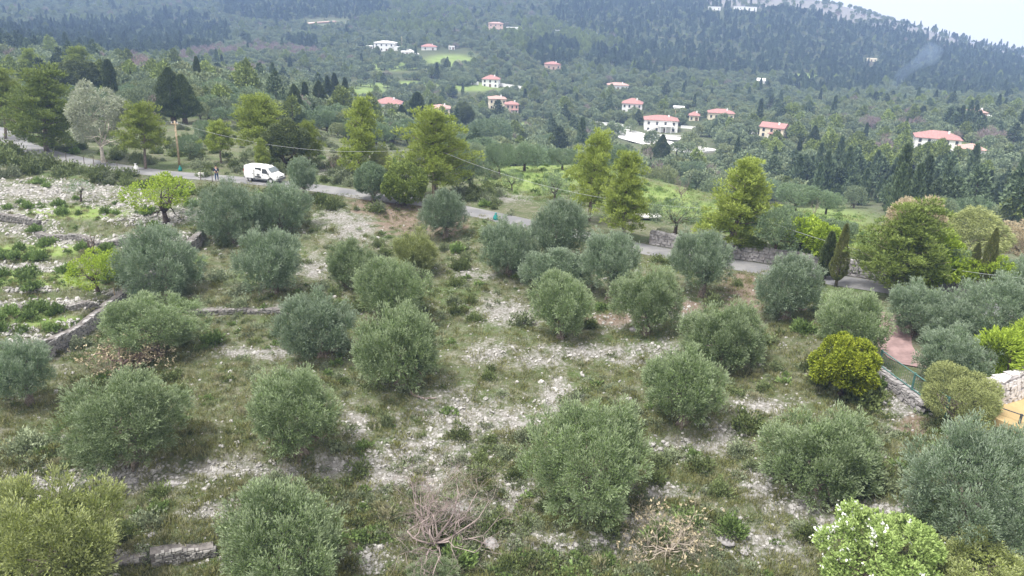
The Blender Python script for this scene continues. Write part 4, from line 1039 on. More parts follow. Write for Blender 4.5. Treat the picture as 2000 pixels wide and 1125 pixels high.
def scatter():
    pts = []
    # ground points spread evenly by area in rings that thin out with distance
    for y0, y1, step in ((95, 200, 4.6), (200, 420, 4.9), (420, 800, 5.2), (800, 1300, 6.2), (1300, 1800, 8.0)):
        n = int((y1*y1-y0*y0)/2*1.9/(step*step))
        y = np.sqrt(rngW.uniform(y0*y0, y1*y1, n)); u = rngW.uniform(-.95, .95, n)
        pts.append(np.stack([u*y, y], 1))
    P = np.concatenate(pts)
    P = np.c_[P, Z(P[:, 0], P[:, 1])]
    px, py, dz = proj(P)
    d, s, t = seg_dist(P[:, 0], P[:, 1], road[::3])
    keep = (s > 0) & (d > 7)
    keep &= blobs(px, py, LUSH[:8]+[LUSH[8], LUSH[9]])*(P[:, 1] < 180) < .25
    keep &= (P[:, 1] > 150) | (px < 60) | ((px < 480) & (py < 235)) | ((px > 930) & (py < 330) & (P[:, 1] > 130)) | ((px > 1500) & (P[:, 1] > 118)) 
    cl = blobs(px, py, CLEAR); keep &= ~((cl > .45) & (rngW.random(len(P)) < .93))
    for hx, hy, hr in HOUSES:
        q = P[:, :2]-[hx, hy]; al = np.hypot(hx, hy); ux, uy = hx/al, hy/al
        along = q[:, 0]*ux+q[:, 1]*uy; ac = np.abs(-q[:, 0]*uy+q[:, 1]*ux)
        keep &= ~((np.hypot(q[:, 0], q[:, 1]) < hr+1.5) | ((along < 0) & (along > -hr-13) & (ac < hr)))
    # fewer trees where the mist-pale tone is painted on the crest
    keep &= rngW.random(len(P)) > ridge_band(px, py, P)*.9
    keep &= rngW.random(len(P)) > .35*(fbm(P[:, 0]*.012, P[:, 1]*.012, 31, 3) > .22)
    P = P[keep]; px = px[keep]; py = py[keep]
    c = blobs(px, py, CYPZ); pi = blobs(px, py, PINEZ); ba = blobs(px, py, BAREZ)
    r = rngW.random(len(P)); far = P[:, 1] > 140
    kind = np.zeros(len(P), int)
    kind[r < .028] = 1; kind[(r > .05) & (r < .10)] = 2; kind[(r > .10) & (r < .115)] = 3
    r2 = rngW.random(len(P))
    kind[(pi > .4) & (r2 < .7)] = 2; kind[(c > .4) & (r2 < np.where(P[:, 1] > 650, .62, .8))] = 1; kind[(ba > .4) & (r2 < .7)] = 3
    nv = np.array([5, 3, 3, 2]); of = np.array([0, 5, 8, 11])
    var = of[kind]+(rngW.random(len(P))*nv[kind]).astype(int)
    sc = rngW.uniform(.62, 1.2, len(P))*np.where(kind == 1, 1.0, 1.0)*np.where(P[:, 1] > 1100, 1.1, np.where(P[:, 1] > 420, .88, 1.0))
    sc = sc*np.where((P[:, 1] < 180), .9, 1.0)
    # line of sight of the tree tops
    T = P+np.c_[np.zeros((len(P), 2)), np.where(kind == 1, 9.5, 5.0)*sc]
    vis = np.ones(len(P), bool)
    for f in np.linspace(.08, .97, 46):
        Q = EYE+(T-EYE)*f; vis &= Q[:, 2] > Z(Q[:, 0], Q[:, 1])
    inf = (px > -20) & (px < 2020) & (py > -30)
    return P, kind, var, sc, vis, inf, px, py
WP, WK, WV, WS, WVIS, WIN, WPX, WPY = scatter()
order = np.argsort(WP[:, 1]); single = np.zeros(len(WP), bool)
LBL = ['rounded grey-green tree in the mixed woodland of the valley', 'dark pointed cypress in the mixed woodland of the valley', 'yellow-green pine in the mixed woodland of the valley', 'bare purplish tree in the mixed woodland of the valley']
NM = ['woodland_tree', 'woodland_cypress', 'woodland_pine', 'woodland_bare_tree']; CT = ['tree', 'cypress', 'pine tree', 'bare tree']
WMARK = [('the terraced villa', 1290, 250), ('the steep-roofed white house', 1233, 215), ('the cream bungalow', 1408, 230), ('the cream gable house', 1505, 260), ('the big right-hand house', 1830, 282), ('the hip-roofed small building', 1903, 302), ('the pinkish far-right house', 1910, 226), ('the red-roofed bungalow', 757, 212), ('the arched-porch house', 860, 222), ('the old brown-roofed house', 973, 203), ('the blocky white house', 957, 163), ('the white mansion', 750, 92), ('the tall hill house', 968, 50), ('the cypress-screened house', 1080, 130), ('the long low house', 1207, 172), ('the white chapel', 1493, 160), ('the smoke plume', 1715, 190), ('the heap of white sheets', 1685, 274), ('the big left pine', 60, 190), ('the eucalyptus', 185, 220), ('the broad dark cypress', 335, 185), ('the dark cypress row', 640, 185), ('the round-topped pine', 505, 240), ('the paired pines', 1190, 330), ('the bright pine', 1425, 380), ('the tan-topped tree', 1760, 400), ('the golden willow-like tree', 1890, 450), ('the purple bare wood', 500, 105), ('the dirt track', 570, 133)]
def wood_label(k, x, y, sz):
    nm, mx, my = min(WMARK, key=lambda m: (m[1]-x)**2+((m[2]-y)*1.6)**2); dx, dy = x-mx, (y-my)*1.6
    rel = ('right of' if dx > 0 else 'left of') if abs(dx) > abs(dy) else ('in front of' if dy > 0 else 'behind')
    r = math.hypot(dx, dy); how = 'close' if r < 35 else ('' if r < 80 else 'well')
    big = 'big ' if sz > 1.04 else ('small ' if sz < .78 else '')
    return ' '.join((big+['rounded grey-green tree', 'dark pointed cypress', 'yellow-green far pine', 'bare purplish tree'][k]+' in the wood '+how+' '+rel+' '+nm).split())
LIM = [300, 200, 110, 60]; cnt = [0]*4
for i in order:
    k = WK[i]
    if not (WVIS[i] and WIN[i]) or cnt[k] >= LIM[k]: continue
    single[i] = True; cnt[k] += 1
    kk, v = KINDS[WV[i]]
    me_ = NEARO[i % 4] if (k == 0 and WP[i][1] < 330) else FK[kk][v]
    o = obj(NM[k], me_, None, WP[i], rngW.uniform(0, 6.28), (WS[i], WS[i], WS[i]*rngW.uniform(.85, 1.2)))
    tag(o, wood_label(k, WPX[i], WPY[i], WS[i]), CT[k], ['woodland trees', 'woodland cypresses', 'woodland pines', 'bare woodland trees'][k]+' of the valley')
# the rest, past counting: one woodland of instanced trees
def instancer(name, P, idx, scl, rotz, sources, label, tilt=None):
    coll = bpy.data.collections.new(name+'_kinds')
    for i, me in enumerate(sources):
        o = bpy.data.objects.new('%s_%02d' % (name, i), me); coll.objects.link(o)
    me = bpy.data.meshes.new(name); me.vertices.add(len(P)); me.vertices.foreach_set('co', np.asarray(P, np.float32).ravel())
    for nm, ty, dat in (('idx', 'INT', np.asarray(idx, np.int32)), ('scl', 'FLOAT_VECTOR', np.asarray(scl, np.float32).ravel()), ('rot', 'FLOAT_VECTOR', np.asarray(rotz, np.float32).ravel())):
        a = me.attributes.new(nm, ty, 'POINT'); a.data.foreach_set('value' if ty == 'INT' else 'vector', dat)
    me.update()
    o = obj(name, me); stuff(o, label)
    ng = bpy.data.node_groups.new(name, 'GeometryNodeTree')
    ng.interface.new_socket('Geometry', in_out='INPUT', socket_type='NodeSocketGeometry'); ng.interface.new_socket('Geometry', in_out='OUTPUT', socket_type='NodeSocketGeometry')
    n = ng.nodes; l = ng.links
    gi = n.new('NodeGroupInput'); go = n.new('NodeGroupOutput'); ip = n.new('GeometryNodeInstanceOnPoints')
    ci = n.new('GeometryNodeCollectionInfo'); ci.inputs[0].default_value = coll; ci.inputs[1].default_value = True; ci.inputs[2].default_value = True
    def at(nm, ty):
        a = n.new('GeometryNodeInputNamedAttribute'); a.data_type = ty; a.inputs[0].default_value = nm; return a.outputs[0]
    l.new(gi.outputs[0], ip.inputs['Points']); l.new(ci.outputs[0], ip.inputs['Instance'])
    ip.inputs['Pick Instance'].default_value = True
    l.new(at('idx', 'INT'), ip.inputs['Instance Index']); l.new(at('scl', 'FLOAT_VECTOR'), ip.inputs['Scale'])
    e2r = n.new('FunctionNodeEulerToRotation'); l.new(at('rot', 'FLOAT_VECTOR'), e2r.inputs[0]); l.new(e2r.outputs[0], ip.inputs['Rotation'])
    l.new(ip.outputs[0], go.inputs[0])
    md = o.modifiers.new('scatter', 'NODES'); md.node_group = ng
    return o
rest = ~single & (WVIS | (np.abs(WP[:, 0]/WP[:, 1]) > .55))
n = rest.sum()
print('WOOD', len(WP), 'singles', cnt, 'rest', n)
instancer('far_woodland', WP[rest], WV[rest], np.repeat(WS[rest][:, None], 3, 1)*np.c_[np.ones((n, 2)), rngW.uniform(.85, 1.2, n)], np.c_[np.zeros((n, 2)), rngW.uniform(0, 6.28, n)],
          [FK[k][v] for k, v in KINDS], 'dense mixed woodland covering the far hillside and mountain')

# ------------------------------------------------------------------ stone walls
def stone_wall(name, label, line, h, th, stone, mats, seed, side=-1, hvar=0.0, coping=True, gap=.82, cat='wall', proud=.05, taper=0.0):
    """line: base points; stones set into the face on one side (-1: right of travel) and along the top"""
    rng = np.random.default_rng(seed); L = resample(line, .6); t = thing(name, label, cat, L[0])
    g = unit(np.gradient(L[:, :2], axis=0)); l = np.stack([-g[:, 1], g[:, 0]], 1); k = len(L)
    hh = h*(1+hvar*fbm(np.arange(k)*.21, np.zeros(k)+seed, seed, 3))
    z0 = L[:, 2]-.6; z1 = L[:, 2]+hh-.04
    V = np.stack([np.c_[L[:, :2]+l*th/2, z0], np.c_[L[:, :2]-l*th/2, z0], np.c_[L[:, :2]-l*th/2, z1], np.c_[L[:, :2]+l*th/2, z1]], 1).reshape(-1, 3)-L[0]
    i = np.arange(k-1)[:, None]*4; j = np.arange(4)[None, :]
    Q = np.stack([i+j, i+(j+1) % 4, i+4+(j+1) % 4, i+4+j], -1).reshape(-1, 4)
    obj('core', MB().add(V, np.r_[Q, [[0, 3, 2, 1], [(k-1)*4+a for a in range(4)]]]).mesh('core', mats[1]), t)
    S = np.r_[0, np.cumsum(np.linalg.norm(np.diff(L[:, :2], axis=0), axis=1))]; mb = MB(); sw, shh = stone
    z = 0.0; row = 0
    while z < hh.max():
        rh = shh*rng.uniform(.8, 1.25); s = rng.uniform(0, sw)
        while s < S[-1]:
            w = sw*rng.uniform(.6, 1.5); m = s+w/2
            x = np.interp(m, S, L[:, 0]); y = np.interp(m, S, L[:, 1]); zz = np.interp(m, S, L[:, 2]); hl = np.interp(m, S, hh)
            f = min(int(np.searchsorted(S, m)), k-1); gg = g[f]; ll = l[f]
            if z+rh*.6 < hl:
                for sd in ((side,) if side else (-1, 1)):
                    p = np.array([x, y])+ll*sd*(th/2-.05-taper*z)
                    mb.box(np.array([p[0], p[1], zz+z+rh/2+rng.normal()*.02])-L[0], (w*gap, .2+2*proud*rng.random(), rh*gap), math.atan2(gg[1], gg[0]), .13, rng)
            s += w
        z += rh; row += 1
    if coping:
        s = 0
        while s < S[-1]:
            w = sw*rng.uniform(.8, 1.7); m = s+w/2; x = np.interp(m, S, L[:, 0]); y = np.interp(m, S, L[:, 1]); f = min(int(np.searchsorted(S, m)), k-1)
            zt = np.interp(m, S, L[:, 2]+hh)
            mb.box(np.array([x, y, zt])-L[0], (w*.86, th*rng.uniform(.5, 1.0), .15), math.atan2(g[f][1], g[f][0])+rng.normal()*.2, .16, rng); s += w
    st = obj('stones', mb.mesh('stones', mats[0]), t); st['kind'] = 'stuff'
    return t
def gline(pts, sm=1): 
    P = hit(*np.array(pts, float).T); P = resample(smoothline(P, sm), .6); P[:, 2] = Z(P[:, 0], P[:, 1]); return P
wr = wall_road.copy(); 
stone_wall('roadside_wall', 'grey mortared stone wall along the far side of the road', wr, 1.25, .45, (.42, .27), (mStoneG, mMortar), 3, -1, .04)
ep = edge_plot.copy(); ep[:, :2] += 0
_g = unit(np.gradient(ep[:, :2], axis=0)); ep[:, :2] += np.stack([_g[:, 1], -_g[:, 0]], 1)*.45; ep[:, 2] = Z(ep[:, 0], ep[:, 1])
i0 = 2
stone_wall('field_wall', 'dark dry-stone wall bounding the left field, running uphill', ep[i0:-6], 1.15, .5, (.34, .2), (mStoneG, mMortarD), 4, -1, .35, False)
DW = 'dry-stone terrace walls'
for pts, h, lab in [
 ([(222,1100),(250,1094),(284,1090)], .55, 'short dry-stone terrace wall at the bottom, right of the corner olive'),
 ([(296,1100),(350,1090),(418,1078)], .75, 'bulging dry-stone terrace wall left of the bottom olive tree'),
 ([(382,612),(440,611),(500,611),(556,610)], .5, 'broken dry-stone terrace wall below the stump-trunked olive'),
 ([(10,601),(80,603),(150,606),(196,610)], .6, 'pale dry-stone wall across the left field below the lime tree'),
 ([(0,428),(45,432),(78,440)], .6, 'tumbled dry-stone wall at the left edge of the left field'),
 ([(75,462),(150,470),(230,482),(290,470),(340,450)], .6, 'long tumbled dry-stone wall in the middle of the left field'),
 ]: stone_wall('terrace_wall', lab, gline(pts), h*.55, .5, (.22, .13), (mStoneD, mMortarD), len(lab), -1, 1.3, False, .84)
# fenced garden on the right
GL = gline([(1712,738),(1740,758),(1770,782),(1802,806)])
stone_wall('garden_wall', 'low grey stone wall under the green garden fence', GL, .75, .55, (.34, .2), (mStoneG, mMortar), 8, -1, .08)
mGreenMetal = mat('green_fence_metal', (0.08,0.18,0.16), 0.5, 0.1, 3, 0.4)
def fence(name, label, P, step, h, m, rails=(.15, .95), r=.035, bars=True):
    L = resample(P, step); t = thing(name, label, 'fence', L[0])
    for q in L: obj('fence_post', MB().box((0, 0, h/2), (.09, .09, h)).mesh('fence_post', m), t, q-L[0])
    for f in rails: obj('rail', MB().tube(L-L[0]+[0, 0, h*f], r, 5).mesh('rail', m), t)
    if bars:
        B = resample(P, .16); mb = MB()
        for q in B: mb.tube([q-L[0]+[0, 0, h*rails[0]], q-L[0]+[0, 0, h*rails[-1]]], .009, 3, cap=False)
        o = obj('wire_mesh', mb.mesh('wire_mesh', m), t); o['kind'] = 'stuff'
fl = gline([(1712,738),(1740,758),(1770,782),(1802,806),(1840,836)]); fl[:, 2] += .7
fence('garden_fence', 'green metal mesh fence on the low garden wall', fl, 2.0, 1.15, mGreenMetal)
fl2 = gline([(1895,806),(1950,828),(2010,850),(2080,880)])
fence('garden_fence', 'thin dark rail fence along the ochre terrace', fl2, 2.4, .9, mat('dark_metal', (0.06,0.07,0.08), .5), (.1, .95), .03, False)
def slab(name, pts, m, dz, label, kind='structure'):
    P = gline(pts+[pts[0]], 0)[:-1]; c = P.mean(0); k = len(P)
    V = np.r_[P+[0, 0, dz], P-[0, 0, .6], [c+[0, 0, dz]]]-c
    V[-1][2] = np.mean(P[:, 2])+dz-c[2]
    T = [[2*k, i, (i+1) % k] for i in range(k)]; Q = [[i, k+i, k+(i+1) % k, (i+1) % k] for i in range(k)]
    # flatten: terraces are level
    V[:k, 2] = np.mean(P[:, 2])+dz-c[2]; V[2*k, 2] = V[0, 2]
    o = obj(name, MB().add(V, Q, T).mesh(name, m), None, c); o['kind'] = kind; o['label'] = label; return o
slab('paved_terrace', [(1900,815),(1945,795),(2005,765),(2100,730),(2160,820),(2010,862),(1950,835)], mat('ochre_paving', (0.43,0.32,0.16), .9, .1, .8), .62, 'ochre paved terrace in front of the white stone wall')
WL = gline([(1905,806),(1935,796),(1975,782),(2030,752),(2090,722)])
stone_wall('retaining_wall', 'white curved stone retaining wall under the lime hedge', WL, 1.75, .6, (.33, .27), (mStoneW, mMortar), 12, -1, .02, True, .86)
pp = gline([(1735,612),(1752,640),(1744,668),(1756,692),(1785,708),(1815,702)], 2)
gp = strip(pp, -1.0, 1.0, .09, 'garden_path', mat('pink_paving', (0.29,0.20,0.19), .9, .12, 1.5))
for v in gp.vertices: v.co.z = zat(v.co.x, v.co.y)+.06
struct('garden_path', gp, 'pink paved garden path between lawns')
# lime conifer hedge
def hedge(label, pts, h, th, seed, m='lime', dens=700, ll=.22):
    P = gline(pts); rng = np.random.default_rng(seed); L = np.linalg.norm(np.diff(P[:, :2], axis=0), axis=1).sum(); n = int(L*dens); mb = MB()
    t = rng.uniform(0, len(P)-1.001, n); i = t.astype(int); f = (t-i)[:, None]; c = P[i]*(1-f)+P[i+1]*f
    g = unit(np.gradient(P[:, :2], axis=0))[i]; l = np.stack([-g[:, 1], g[:, 0]], 1)
    a = rng.uniform(0, 6.283, n); rad = rng.uniform(.7, 1.05, n)
    q = np.cos(a)*rad*th/2*(1+.25*np.sin(t*1.4)); zz = h*(.5+.5*np.sin(a)*rad)*(1+.12*np.sin(t*.9+1)); 
    C = np.c_[c[:, :2]+l*q[:, None], c[:, 2]+zz]-P[0]
    A = unit(np.c_[l*np.cos(a)[:, None]*1.1, np.abs(np.sin(a))*.5+.25]+rng.normal(size=(n, 3))*.25)
    sprigs(mb, C, A, 4, .28, ll, .075, .45, rng)
    o = thing('hedge', label, 'hedge', P[0]); obj('foliage', mb.mesh('foliage', ML[m]), o)
    mt = MB()
    for k in range(0, len(P), 3): mt.tube([P[k]-P[0]-[0, 0, .3], P[k]-P[0]+[0, 0, h*.7]], [.06, .03], 5)
    obj('stems', mt.mesh('stems', mBarkD), o)['kind'] = 'stuff'
hp = hit(*np.array([(1905,806),(2090,722)], float).T)
hedge('tall feathery lime-green hedge on top of the white stone wall', [(1918,765),(1960,748),(2010,725),(2080,700)], 3.0, 2.2, 9)
hedge('dark clipped hedge line behind the roadside wall, left of the bright pine foot', [(1440,480),(1470,488),(1492,494)], .9, 1.0, 10, 'pine_dk', 500, .14)

# ------------------------------------------------------------------ shrubs, herbs, grass, stones
def tuft(seed, m, r, h, n, ll, lw, up=.5):
    rng = np.random.default_rng(seed); mb = MB(); d = rdir(rng, n); d[:, 2] = np.abs(d[:, 2])
    wob = 1+.3*np.sin(np.arctan2(d[:, 1], d[:, 0])*3+seed)
    P = d*np.array([r, r, h])*(rng.uniform(.35, 1.0, n)*wob)[:, None]
    sprigs(mb, P, unit(d*.7+[0, 0, up]), 3, ll*.7, ll, lw, .6, rng)
    return mb.mesh('shrub_foliage', ML[m])
SH = [tuft(301, 'shrub', .55, .6, 420, .12, .06), tuft(302, 'shrub', .6, .5, 420, .12, .06), tuft(303, 'sage', .55, .5, 420, .11, .05), tuft(304, 'shrub', .5, .75, 420, .13, .05, .9), tuft(305, 'lush', .55, .45, 260, .22, .09, .5)]
HB = [tuft(311, 'shrub', .3, .26, 60, .10, .05), tuft(312, 'sage', .3, .24, 60, .10, .045), tuft(313, 'lush', .26, .22, 50, .13, .06), tuft(314, 'grass', .25, .25, 60, .18, .025, 1.2)]
def blades(seed, m, n=26, h=.2):
    rng = np.random.default_rng(seed); mb = MB(); P = np.c_[rng.normal(size=(n, 2))*.13, np.zeros(n)]
    leaves(mb, P, unit(np.c_[rng.normal(size=(n, 2))*.45, np.ones(n)]), h*rng.uniform(.5, 1.3, n), .022, rng); return mb.mesh('grass_tuft', ML[m])
GB = [blades(321, 'grass'), blades(322, 'grass', 30, .26), blades(323, 'shrub', 26, .18)]
rngS = np.random.default_rng(91)
_rp = np.array(ROADPX, float)
def roady(px): return np.interp(px, _rp[:, 0], _rp[:, 1])
def in_grove(px, py):
    right = np.interp(py, [560, 600, 735, 800, 880, 1130], [1600, 1590, 1712, 1800, 2000, 2300])
    return (py > roady(px)+14) & (px < right)
def near_field(px, py):
    left = np.interp(py, [430, 572, 655, 745], [430, 262, 150, -40])
    return (px < left) & (py > roady(px)+16)
def sample(n, box=(-120, 250, 2120, 1240)):
    px = rngS.uniform(box[0], box[2], n); py = rngS.uniform(box[1], box[3], n)
    P = hit(px, py); ok = ~np.isnan(P[:, 0]); return px[ok], py[ok], P[ok]
OB = np.array([[o.location.x, o.location.y] for o in COL.objects if o.type == 'EMPTY' and o.get('category') in ('olive tree', 'tree', 'pine tree')])
def clear_of(P, r):
    m = np.ones(len(P), bool)
    for q in OB: m &= np.hypot(P[:, 0]-q[0], P[:, 1]-q[1]) > r
    return m
# shrubs one can point at
px, py, P = sample(2600); sc = blobs(px, py, SCREE)
ok = in_grove(px, py) & (py < 1135) & (sc < .7) & clear_of(P, 1.1) & ~near_field(px, py) & (fbm(P[:, 0]*.09, P[:, 1]*.09, 50, 3)+rngS.normal(size=len(P))*.18 > -.02)
ver = (py < roady(px)-13) & (py > roady(px)-75) & (px < 960) & (rngS.random(len(P)) < .7)
ver2 = (py > roady(px)+20) & (py < roady(px)+44) & (px < 700)
cand = np.where(ok | ver | ver2)[0]; rngS.shuffle(cand)
fig_marks = [('the bare fig bush', 845, 1010), ('the biggest olive', 1150, 890), ('the citrus tree', 1655, 710), ('the stone heap', 900, 815), ('the white boulder', 1237, 643), ('the bottom-left olive', 90, 1055), ('the blossoming tree', 1700, 1070), ('the white van', 515, 333), ('the wooden pole', 347, 300), ('the reddish bank', 800, 420), ('the field wall', 200, 610), ('the pale dirt patch', 985, 610), ('the middle pine', 860, 310), ('the roadside stone wall', 1300, 480), ('the wide left olive', 235, 810), ('the round left olive', 570, 790), ('the fallen branch', 820, 770), ('the dry straw-coloured bush', 1305, 1040), ('the huge right-hand olive', 1905, 920), ('the road bend', 60, 290)]
def where(x, y, marks=fig_marks):
    nm, mx, my = min(marks, key=lambda m: (m[1]-x)**2+((m[2]-y)*1.4)**2); dx, dy = x-mx, (y-my)*1.4
    rel = ('right of' if dx > 0 else 'left of') if abs(dx) > abs(dy) else ('below' if dy > 0 else 'above')
    return rel, nm
SHN = ['dark green rounded shrub', 'low dark green shrub', 'grey-green sage-like shrub', 'upright green shrub', 'bright leafy green clump']
ns_ = 0
for i in cand:
    if ns_ >= 230: break
    B = P[i]; v = int(rngS.choice(5, p=[.3, .25, .2, .17, .08])); big = 1.25 if (ver[i] or ver2[i]) else 1.0
    s = rngS.uniform(.6, 1.35)*big; rel, nm = where(px[i], py[i])
    o = obj('shrub', SH[v], None, B-[0, 0, .04], rngS.uniform(0, 6.28), (s, s, s*rngS.uniform(.8, 1.2)))
    tag(o, '%s %s %s' % (SHN[v], rel, nm), 'shrub', 'shrubs between the trees and along the road'); ns_ += 1
for k, (x, y, s, v) in enumerate([(10,318,2.6,0),(40,325,2.4,1),(75,318,2.2,0),(100,330,2.3,3),(140,335,2.2,1),(170,338,1.8,2),(60,340,2.2,3),(20,345,2.2,1),(205,343,1.8,0),(120,345,2.0,1),(235,348,1.6,3),(255,345,1.5,0),(0,300,2.6,0),(30,303,2.2,3)]):
    B = hit1(x, y); o = obj('bush', SH[v], None, B-[0, 0, .1], x, (s, s, s)); rl = ['leftmost at the picture edge', 'second from the left edge', 'third from the left edge', 'in the middle of the thicket', 'right of the middle', 'near its right end', 'in its front row, left', 'at the front left corner', 'where the thicket thins out', 'in its front row, right', 'last before the sack', 'closest to the sack', 'at the back left', 'at the back'][k]
    tag(o, '%s bush in the thicket below the road bend, %s' % (['dark green', 'low green', 'grey-green', 'upright green'][v], rl), 'bush', 'thicket below the road bend')
for x, y, s, v, lab in [(1020,635,1.5,0,'dark round bush left of the olive behind the pale dirt patch'),(755,828,.9,3,'small dark green bush beside the stone heap'),(1540,920,2.0,0,'dark bush under the olive below the citrus tree'),
  (1455,835,1.7,1,'dark green bush right of the white rubble slope'),(50,880,1.9,2,'blue-green low bush at the left edge above the rubble band'),(1405,965,1.1,3,'upright bush right of the biggest olive'),(470,598,1.4,2,'pale sage-like bush on the broken terrace wall'),
  (430,548,1.8,2,'wide soft green bush left of the stump-trunked olive'),(1690,790,1.9,1,'dark bush below the citrus tree'),(800,1010,.8,0,'small bush behind the bare fig'),(1845,1035,2.2,0,'dark bush between the huge olive and the blossoming tree'),(398,345,1.5,0,'dark bush at the road edge below the standing person'),
  (900,905,1.0,2,'small bush below the stone heap'),(700,920,1.1,1,'dark shrub at the right end of the rubble band'),(1720,960,1.5,0,'dark shrub left of the huge right-hand olive')]:
    B = hit1(x, y); o = obj('bush', SH[v], None, B-[0, 0, .05], x, (s, s, s)); tag(o, lab, 'bush')
for x, y, w, lab in [(1562,490,1.5,'lime-green fern-like bush on the wall by the paired cypresses'),(1600,500,1.3,'yellow-green bush between the paired cypresses and the road'),(1826,560,1.9,'lime-green round conifer bush right of the dark-green pine'),(1895,570,1.1,'small yellow bush between the brown cypresses'),(1945,560,1.0,'yellow-flowering bush behind the brown cypresses')]:
    B = hit1(x, y); t = thing('lime_bush', lab, 'bush', B); k = broad_tree(int(x), 2.2, 1.0, 2.1, 'lime', mBarkD, 12, 1500, .16, .06, .8, 3); obj('trunk', k[1], t, scl=(w, w, w)); obj('crown', k[0], t, scl=(w, w, w))
# scattered low growth, past counting
def scatter_stuff(name, n, test, srcs, probs, smin, smax, label, box=(-120, 250, 2120, 1240), lift=0.0, flat=(1, 1), tilt=0.0):
    px, py, P = sample(n, box); m = test(px, py, P); P = P[m]; k = len(P)
    s = rngS.uniform(smin, smax, k)
    S = np.stack([s*rngS.uniform(.7, 1.3, k), s*rngS.uniform(.7, 1.3, k), s*rngS.uniform(*flat, k)], 1)
    R = np.c_[rngS.normal(size=(k, 2))*tilt, rngS.uniform(0, 6.28, k)]
    instancer(name, P+[0, 0, lift], rngS.choice(len(srcs), k, p=probs), S, R, srcs, label); print(name, k)
gro = lambda px, py: in_grove(px, py)
scatter_stuff('hillside_scrub', 2600, lambda px, py, P: (((py < roady(px)-12) & (py > roady(px)-110) & (px < 980) & (P[:, 1] < 190)) | ((py > roady(px)+20) & (py < roady(px)+36) & (px < 760))) & (fbm(P[:, 0]*.1, P[:, 1]*.1, 65, 3)+rngS.normal(size=len(P))*.2 > .0), SH, [.34, .26, .24, .12, .04], .5, 1.7, 'scrubby bushes and herbs covering the slope behind the road', (-100, 190, 1000, 460))
def rr(n): return rngS.random(n)
scatter_stuff('low_herbs', 11000, lambda px, py, P: ((gro(px, py) & (blobs(px, py, SCREE)*.85 < rr(len(px)))) | ((py < roady(px)-4) & (py > roady(px)-90) & (px < 1000))) & (fbm(P[:, 0]*.14, P[:, 1]*.14, 60, 3)+rngS.normal(size=len(P))*.22 > .02) & ~near_field(px, py), HB, [.42, .32, .08, .18], .5, 1.5, 'low grey-green herbs covering the grove floor')
scatter_stuff('field_weeds', 1300, lambda px, py, P: near_field(px, py) & (blobs(px, py, LUSH) > .25) | (near_field(px, py) & (rr(len(px)) < .1)), [SH[4], HB[2], HB[3]], [.3, .5, .2], .5, 1.2, 'bright green weeds growing on the left field', (-80, 330, 460, 760))
scatter_stuff('grass', 46000, lambda px, py, P: (py > roady(px)+5) & (px < np.interp(py, [560, 600, 735, 800, 880, 1130], [1600, 1590, 1712, 1800, 2000, 2300])) & (blobs(px, py, SCREE)*.9 < rr(len(px))), GB, [.45, .3, .25], .6, 1.4, 'short dry grass on the grove floor')
scatter_stuff('meadow_grass', 9000, lambda px, py, P: (py < roady(px)-8) & (P[:, 1] < 170) & (blobs(px, py, LUSH[:10]) > .2), [blades(324, 'lush', 26, .2), blades(325, 'grass', 24, .2), HB[2]], [.6, .32, .08], .8, 2.2, 'rough tufted grass of the meadow behind the road', (880, 300, 1800, 560))
def stone(seed):
    rng = np.random.default_rng(seed); mb = MB(); V = []; import itertools
    ph = (1+5**.5)/2; I = np.array([[-1,ph,0],[1,ph,0],[-1,-ph,0],[1,-ph,0],[0,-1,ph],[0,1,ph],[0,-1,-ph],[0,1,-ph],[ph,0,-1],[ph,0,1],[-ph,0,-1],[-ph,0,1]])/1.9
    F = [[0,11,5],[0,5,1],[0,1,7],[0,7,10],[0,10,11],[1,5,9],[5,11,4],[11,10,2],[10,7,6],[7,1,8],[3,9,4],[3,4,2],[3,2,6],[3,6,8],[3,8,9],[4,9,5],[2,4,11],[6,2,10],[8,6,7],[9,8,1]]
    return mb.add(I*rng.uniform(.65, 1.15, (12, 3))*[1.0, .8, .6], None, F).mesh('stone', mStone)
ST = [stone(331+i) for i in range(5)]
def stony(px, py, P):
    b = blobs(px, py, SCREE); n = fbm(P[:, 0]*.5, P[:, 1]*.5, 70, 3); n2 = fbm(P[:, 0]*.13, P[:, 1]*.13, 71, 3)
    return (py > roady(px)+8) & in_grove(px, py) & (rr(len(px)) < np.clip((b-.3)*1.1+n*.75+n2*.3, .0, 1)*.9+.085)
scatter_stuff('rubble_stones', 52000, stony, ST, [.2]*5, .035, .15, 'loose pale limestone rubble strewn over the terraces', (-120, 330, 2120, 1240), .01, (.6, 1.1), .5)
scatter_stuff('field_stones', 9000, lambda px, py, P: (py > roady(px)+8) & near_field(px, py) & (blobs(px, py, SCREE) > .28), ST, [.2]*5, .08, .26, 'tumbled white stones of the left field', (-80, 330, 460, 760), .02, (.6, 1.1), .5)
scatter_stuff('larger_rubble', 2600, stony, ST, [.2]*5, .14, .26, 'fist to head sized limestone pieces among the rubble', (-120, 420, 2120, 1240), .02, (.6, 1.1), .5)
mBoul = [MB() for _ in range(3)]
def boulder(seed):
    rng = np.random.default_rng(seed); me = stone(seed); import bmesh
    bm = bmesh.new(); bm.from_mesh(me); bmesh.ops.subdivide_edges(bm, edges=bm.edges[:], cuts=2, use_grid_fill=True, smooth=.35)
    for v in bm.verts: v.co += Vector(rng.normal(size=3)*.045)
    bm.to_mesh(me); bm.free(); me.materials[0] = mStoneG; return me
BL = [boulder(351+i) for i in range(4)]
